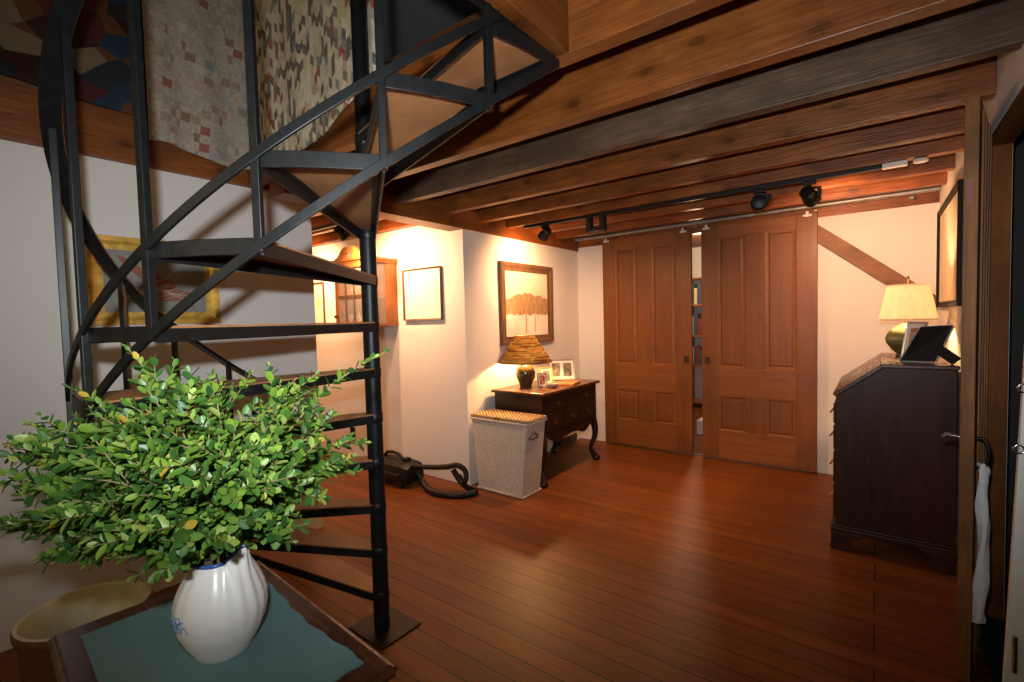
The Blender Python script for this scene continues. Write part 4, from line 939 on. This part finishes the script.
# stoneware crock on the floor behind the table
ck = thing('stoneware_crock', (-2.05, .36, 0), 'brown stoneware crock with cream glazed inside standing behind the side table', 'crock')
MB().lathe([(.125, .001), (.135, .01), (.150, .12), (.160, .30), (.164, .415), (.173, .42), (.175, .435), (.170, .447)], (-2.05, .36, 0), 40).build('body', M['glaze_brown'], ck, smooth=40)
MB().lathe([(.170, .4472), (.160, .449), (.152, .440), (.148, .30), (.13, .16), (.0, .15)], (-2.05, .36, 0), 40, capb=False).build('glazed_inside', M['glaze_cream'], ck, smooth=40)
# white pitcher
VX, VY, VZ = -.884, .327, TZ + .0042
sa_ = math.atan2(.31, .16) # spout heading
pv_ = thing('pitcher', (VX, VY, VZ), 'white glazed pitcher with blue rim and small blue motif on the side table', 'pitcher')
def vmod(a, z):
    d = math.atan2(sin(a - SPA), cos(a - SPA)); z = z / VS / 1.05; up_ = max(0, min(1, (z - .045) / .13))
    r = 1 + .62 * max(0, (z - .135) / .05) ** 1.6 * math.exp(-(d / .38) ** 2)
    fl = .044 * cos(d * 19) * math.exp(-(d / .8) ** 2) * up_ + .018 * cos((abs(d) - 1.9) * 16) * math.exp(-((abs(d) - 1.9) / .35) ** 2) * up_
    return r * (1 + fl)
SPA = rad(22)
VS = .87; RS = .83
vprofl = [(.0, .003), (.040, .002), (.047, 0), (.050, .003), (.053, .010), (.066, .030), (.0775, .055), (.0825, .080), (.0815, .100), (.0755, .120), (.064, .142), (.054, .158), (.048, .168), (.047, .174)]
vprofl = [(r * RS, z * VS * 1.05) for r, z in vprofl]
vb = MB().lathe(vprofl, (VX, VY, VZ), 96, mod=vmod, capb=False)
for i, p in enumerate(vb.v):
    z = p.z - VZ; a = math.atan2(p.y - VY, p.x - VX); d = math.atan2(sin(a - SPA), cos(a - SPA))
    p.z += .026 * math.exp(-(d / .42) ** 2) * max(0, (z - .13 * VS) / (.044 * VS))
vb.build('body', M['ceramic'], pv_, smooth=60, solid=.003)
rb = MB(); rp = []
for k in range(96):
    a = 2 * PI * k / 96; d = math.atan2(sin(a - SPA), cos(a - SPA)); r = .047 * RS * vmod(a, .174 * VS * 1.05)
    rp.append((VX + r * cos(a), VY + r * sin(a), VZ + .1745 * VS * 1.05 + .026 * math.exp(-(d / .42) ** 2)))
rb.tube(rp, .0036, 8, True); rb.build('rim_band', M['blueglaze'], pv_, smooth=True)
# blue motif: small scrolls lying on the pitcher's surface
def on_pitcher(a, z):
    for (r0, z0), (r1, z1) in zip(vprofl[2:], vprofl[3:]):
        if z0 <= z <= z1: r = r0 + (r1 - r0) * (z - z0) / (z1 - z0 + 1e-9); break
    r = r * vmod(a, z) + .0012
    return (VX + r * cos(a), VY + r * sin(a), VZ + z)
mo = MB(); MA = rad(-84)
for q in range(6):
    g = q * 2 * PI / 6; ca, cz = MA + .13 * cos(g), .078 + .0085 * sin(g)
    mo.tube([on_pitcher(ca + .065 * cos(k * 2 * PI / 12), cz + .0045 * sin(k * 2 * PI / 12)) for k in range(12)], .0010, 5, True)
mo.tube([on_pitcher(MA + .05 * cos(k * 2 * PI / 10), .078 + .0032 * sin(k * 2 * PI / 10)) for k in range(10)], .0014, 5, True)
for q in (-1, 1): mo.tube([on_pitcher(MA + q * (.16 + .035 * k), .066 + .012 * sin(k * .5)) for k in range(7)], .0011, 5)
mo.tube([on_pitcher(MA - .28 + .06 * i, .055 + .004 * sin(i * 1.1) + .0035 * i) for i in range(10)], .0011, 5)
mo.build('blue_motif', M['bluemotif'], pv_, smooth=True)

# boxwood cuttings in the pitcher
TIPS = [(-1.159, 0.115, 1.177), (-1.074, 0.101, 1.123), (-1.037, 0.101, 1.069), (-1.051, 0.135, 0.976), (-1.063, 0.176, 0.975), (-1.186, 0.146, 1.211), (-1.184, 0.2, 1.25), (-1.045, 0.205, 1.235), (-1.072, 0.264, 1.319), (-0.972, 0.262, 1.274), (-0.998, 0.318, 1.279), (-0.896, 0.319, 1.257), (-0.963, 0.394, 1.266), (-0.857, 0.398, 1.242), (-0.848, 0.457, 1.276), (-0.88, 0.479, 1.203), (-0.816, 0.501, 1.175), (-0.766, 0.596, 1.294), (-0.853, 0.572, 1.13), (-0.786, 0.52, 1.099), (-0.767, 0.433, 1.082), (-0.769, 0.38, 1.059), (-0.879, 0.241, 0.975), (-0.903, 0.199, 1.005), (-1.308, 0.149, 1.115), (-0.954, 0.141, 1.104), (-0.913, 0.169, 1.059), (-0.817, 0.195, 1.116), (-0.762, 0.235, 1.087), (-0.724, 0.265, 1.092), (-0.706, 0.304, 1.104), (-0.7, 0.361, 1.133), (-0.916, 0.2, 1.2), (-0.82, 0.223, 1.207), (-0.752, 0.249, 1.196), (-0.724, 0.296, 1.19), (-0.739, 0.36, 1.19), (-1.003, 0.158, 1.183), (-0.757, 0.262, 1.042), (-0.814, 0.242, 1.012), (-0.758, 0.193, 1.168), (-0.675, 0.256, 1.166), (-1.179, 0.139, 0.986), (-1.262, 0.256, 1.065), (-1.078, 0.378, 1.186), (-1.149, 0.3, 1.212), (-0.886, 0.519, 1.1), (-0.738, 0.375, 1.011), (-0.846, 0.151, 1.165), (-0.654, 0.297, 1.165), (-0.844, 0.257, 1.243), (-0.806, 0.31, 1.23), (-1.089, 0.139, 1.11), (-1.197, 0.212, 1.193), (-1.15, 0.10, 1.13), (-1.12, 0.085, 1.04), (-1.26, 0.13, 1.16), (-1.10, .12, 1.0)]
bq = thing('boxwood_bouquet', (VX, VY, VZ + .17), 'bushy bunch of green boxwood cuttings standing in the white pitcher', 'plant')
def leaf(mb, p, d, nrm, L, W):
    d = d.normalized(); s = d.cross(nrm).normalized(); n = s.cross(d).normalized()
    V = [p]
    for f, hw, cu in ((.16, .30, .02), (.42, .50, 0), (.70, .44, -.02), (.90, .24, -.05)):
        c = p + d * L * f + n * L * cu
        V += [c + s * W * hw + n * W * .10, c - n * W * .03, c - s * W * hw + n * W * .10]
    V.append(p + d * L * .97 - n * L * .07)
    F = [(0, 2, 1), (0, 3, 2)]
    for k in (1, 4, 7): F += [(k, k + 1, k + 4, k + 3), (k + 1, k + 2, k + 5, k + 4)]
    mb.add(V, F + [(10, 11, 13), (11, 12, 13)])
def leaf_run(mb, path, L0_, sp, start=0.0):
    """opposite leaf pairs along a path"""
    acc = 0; k = random.random() * 6; tot = sum((b - a).length for a, b in zip(path, path[1:])); done = 0
    for a, b in zip(path, path[1:]):
        seg = (b - a).length; d = (b - a).normalized(); u = d.orthogonal().normalized(); w = d.cross(u)
        while acc < seg:
            fr = (done + acc) / tot
            if fr >= start:
                p = a + d * acc; s = 1 - .55 * max(0, (fr - .72) / .28)
                ang = (k % 2) * PI / 2 + .35 * k
                for sg in (0, PI):
                    o = u * cos(ang + sg) + w * sin(ang + sg); tilt = random.uniform(.55, 1.0) if fr < .9 else random.uniform(.2, .5)
                    dd = d * (1.15 - tilt * .6) + o * tilt + Vector((random.gauss(0, .12), random.gauss(0, .12), random.gauss(0, .12) + .04))
                    nm = d * .8 - o * .45 + Vector((0, 0, .55)) + Vector((random.gauss(0, .2), random.gauss(0, .2), 0))
                    LL = L0_ * s * random.uniform(.8, 1.2); leaf(mb, p, dd, nm, LL, LL * random.uniform(.50, .62))
                k += 1
            acc += sp * random.uniform(.8, 1.2)
        acc -= seg; done += seg
Mo = Vector((VX, VY, VZ + .150))
for i, tip in enumerate(TIPS):
    tip = Vector(tip); tip.z -= .022 * max(0, min(1, (tip.z - 1.1) / .12)) * (i not in (8, 17, 6)); tip.z += .015 * (tip.z < 1.05); h = tip - Mo; hor = Vector((h.x, h.y, 0)); sp0 = hor.normalized() * random.uniform(.004, .018) if hor.length > .01 else Vector()
    base = Mo + sp0 + Vector((random.uniform(-.01, .01), random.uniform(-.01, .01), -.02))
    ctl = base + hor * .35 + Vector((0, 0, max(.06, h.z * .75) + .03))
    n = 14; path = [base * (1 - t) ** 2 + ctl * 2 * t * (1 - t) + tip * t * t for t in [q / n for q in range(n + 1)]]
    stm = MB().tube(path, [.0024 - .0014 * q / n for q in range(n + 1)], 5); lv = MB()
    leaf_run(lv, path, .025, .0115, .34)
    lone = i == 17
    tn = 0 if lone else 8
    for q in range(tn):
        t = random.uniform(.30, .88); ii = min(n - 1, int(t * n)); p = path[ii].lerp(path[ii + 1], t * n - ii); d = (path[ii + 1] - path[ii]).normalized()
        o = Vector((random.gauss(0, 1), random.gauss(0, 1), random.gauss(-.05, .7))); o = (o - d * o.dot(d)).normalized()
        ln_ = random.uniform(.045, .085); dirn = (d * .9 + o * .75).normalized(); pth = [p + dirn * ln_ * s / 4 + Vector((0, 0, .006 * (s / 4) ** 2)) for s in range(5)]
        stm.tube(pth, .0009, 4); leaf_run(lv, pth, .0225, .0105, .10)
    s_ob = stm.build('branch', M['stem'], bq, smooth=True)
    lv.build('foliage', M['leaf'], s_ob, smooth=80)

# ------------------------------------------------------------------ lights
def light(name, kind, loc, power, col, **kw):
    l = bpy.data.lights.new(name, kind); l.energy = power; l.color = col
    for k, v in kw.items(): setattr(l, k, v)
    o = bpy.data.objects.new(name, l); COL.objects.link(o); o.location = loc; return o
WARM = (1.0, .55, .23); WARM2 = (1.0, .60, .28)
# camera flash above the lens; rectangular beam like a real flash head
fl = light('camera_flash', 'SPOT', Vector((0, 0, CZ)) + uu_ * .115 - rr_ * .045, 172, (.90, .96, 1), spot_size=rad(175), spot_blend=.3, shadow_soft_size=.018)
fl.rotation_mode = 'QUATERNION'
fl.rotation_quaternion = cam.matrix_world.to_quaternion() @ Quaternion((1, 0, 0), rad(6))
fl.data.use_nodes = True; t = fl.data.node_tree; em = t.nodes['Emission']
tc = nd(t, 'ShaderNodeTexCoord'); sx_n = nd(t, 'ShaderNodeSeparateXYZ'); t.links.new(tc.outputs['Normal'], sx_n.inputs[0])
hx = math_(t, 'DIVIDE', sx_n.outputs[0], sx_n.outputs[2]); hy = math_(t, 'DIVIDE', sx_n.outputs[1], sx_n.outputs[2])
e1_ = math_(t, 'POWER', math_(t, 'ABSOLUTE', math_(t, 'DIVIDE', hx, 1.22)), 4.0); e2_ = math_(t, 'POWER', math_(t, 'ABSOLUTE', math_(t, 'DIVIDE', hy, .62)), 2.0)
st_ = math_(t, 'EXPONENT', math_(t, 'MULTIPLY', math_(t, 'ADD', e1_, e2_), -1.0)); t.links.new(st_, em.inputs['Strength'])
# lamp bulbs and track spots, plus two added fill lights
light('lowboy_lamp_bulb', 'POINT', (LX, LY, LZ + .31), 40, (1, .54, .20), shadow_soft_size=.03)
light('desk_lamp_bulb', 'POINT', (DX, DY, DZ_ + .33), 27, (1, .57, .27), shadow_soft_size=.03)
def spotl(name, cd, power, size, blend=1.0, col=(1, .50, .235)):
    c, d = cd; o = light(name, 'SPOT', c + d * .07, power, col, spot_size=rad(size), spot_blend=blend, shadow_soft_size=.02)
    o.rotation_mode = 'QUATERNION'; o.rotation_quaternion = d.to_track_quat('-Z', 'Y'); return o
spotl('painting_spot', sp1, 46, 160)
spotl('brace_spot', sp4, 75, 120)
spotl('cabinet_spot', sp5, 80, 145)
spotl('drawing_spot', sp7, 50, 160)
spotl('print_spot', sp6, 95, 150)
light('passage_fill', 'POINT', (-4.6, 1.1, 1.85), 44, (1, .54, .25), shadow_soft_size=.15)  # added unseen fill to warm the passage wall, no fixture modelled
light('fill_behind_camera', 'POINT', (-1.3, -1.2, 1.9), 10, (1, .80, .38), shadow_soft_size=.2)  # added unseen fill that lifts and yellows the shadows on the stair wall
dn = light('lowboy_spot', 'SPOT', (-1.76, 3.4425, 2.025), 120, (1, .51, .235), spot_size=rad(165), spot_blend=1, shadow_soft_size=.03)
dn.rotation_mode = 'QUATERNION'; dn.rotation_quaternion = Vector((-.25, .3, -1)).to_track_quat('-Z', 'Y')
light('far_room_lamp', 'POINT', (-1.7, 6.2, 2.0), 60, (1, .68, .40), shadow_soft_size=.1)

w = bpy.data.worlds.new('world'); scene.world = w; w.use_nodes = True
w.node_tree.nodes['Background'].inputs[0].default_value = (.9, .85, .8, 1); w.node_tree.nodes['Background'].inputs[1].default_value = .02
vs = scene.view_settings; vs.view_transform = 'Standard'; vs.look = 'None'; vs.exposure = 0; vs.gamma = 1; vs.use_curve_mapping = False
cy = scene.cycles
cy.max_bounces = 8; cy.diffuse_bounces = 4; cy.glossy_bounces = 3; cy.transmission_bounces = 4; cy.transparent_max_bounces = 8
cy.caustics_reflective = False; cy.caustics_refractive = False; cy.sample_clamp_indirect = 4.0
for o in bpy.data.objects:
    if '_o' in o.keys(): del o['_o']
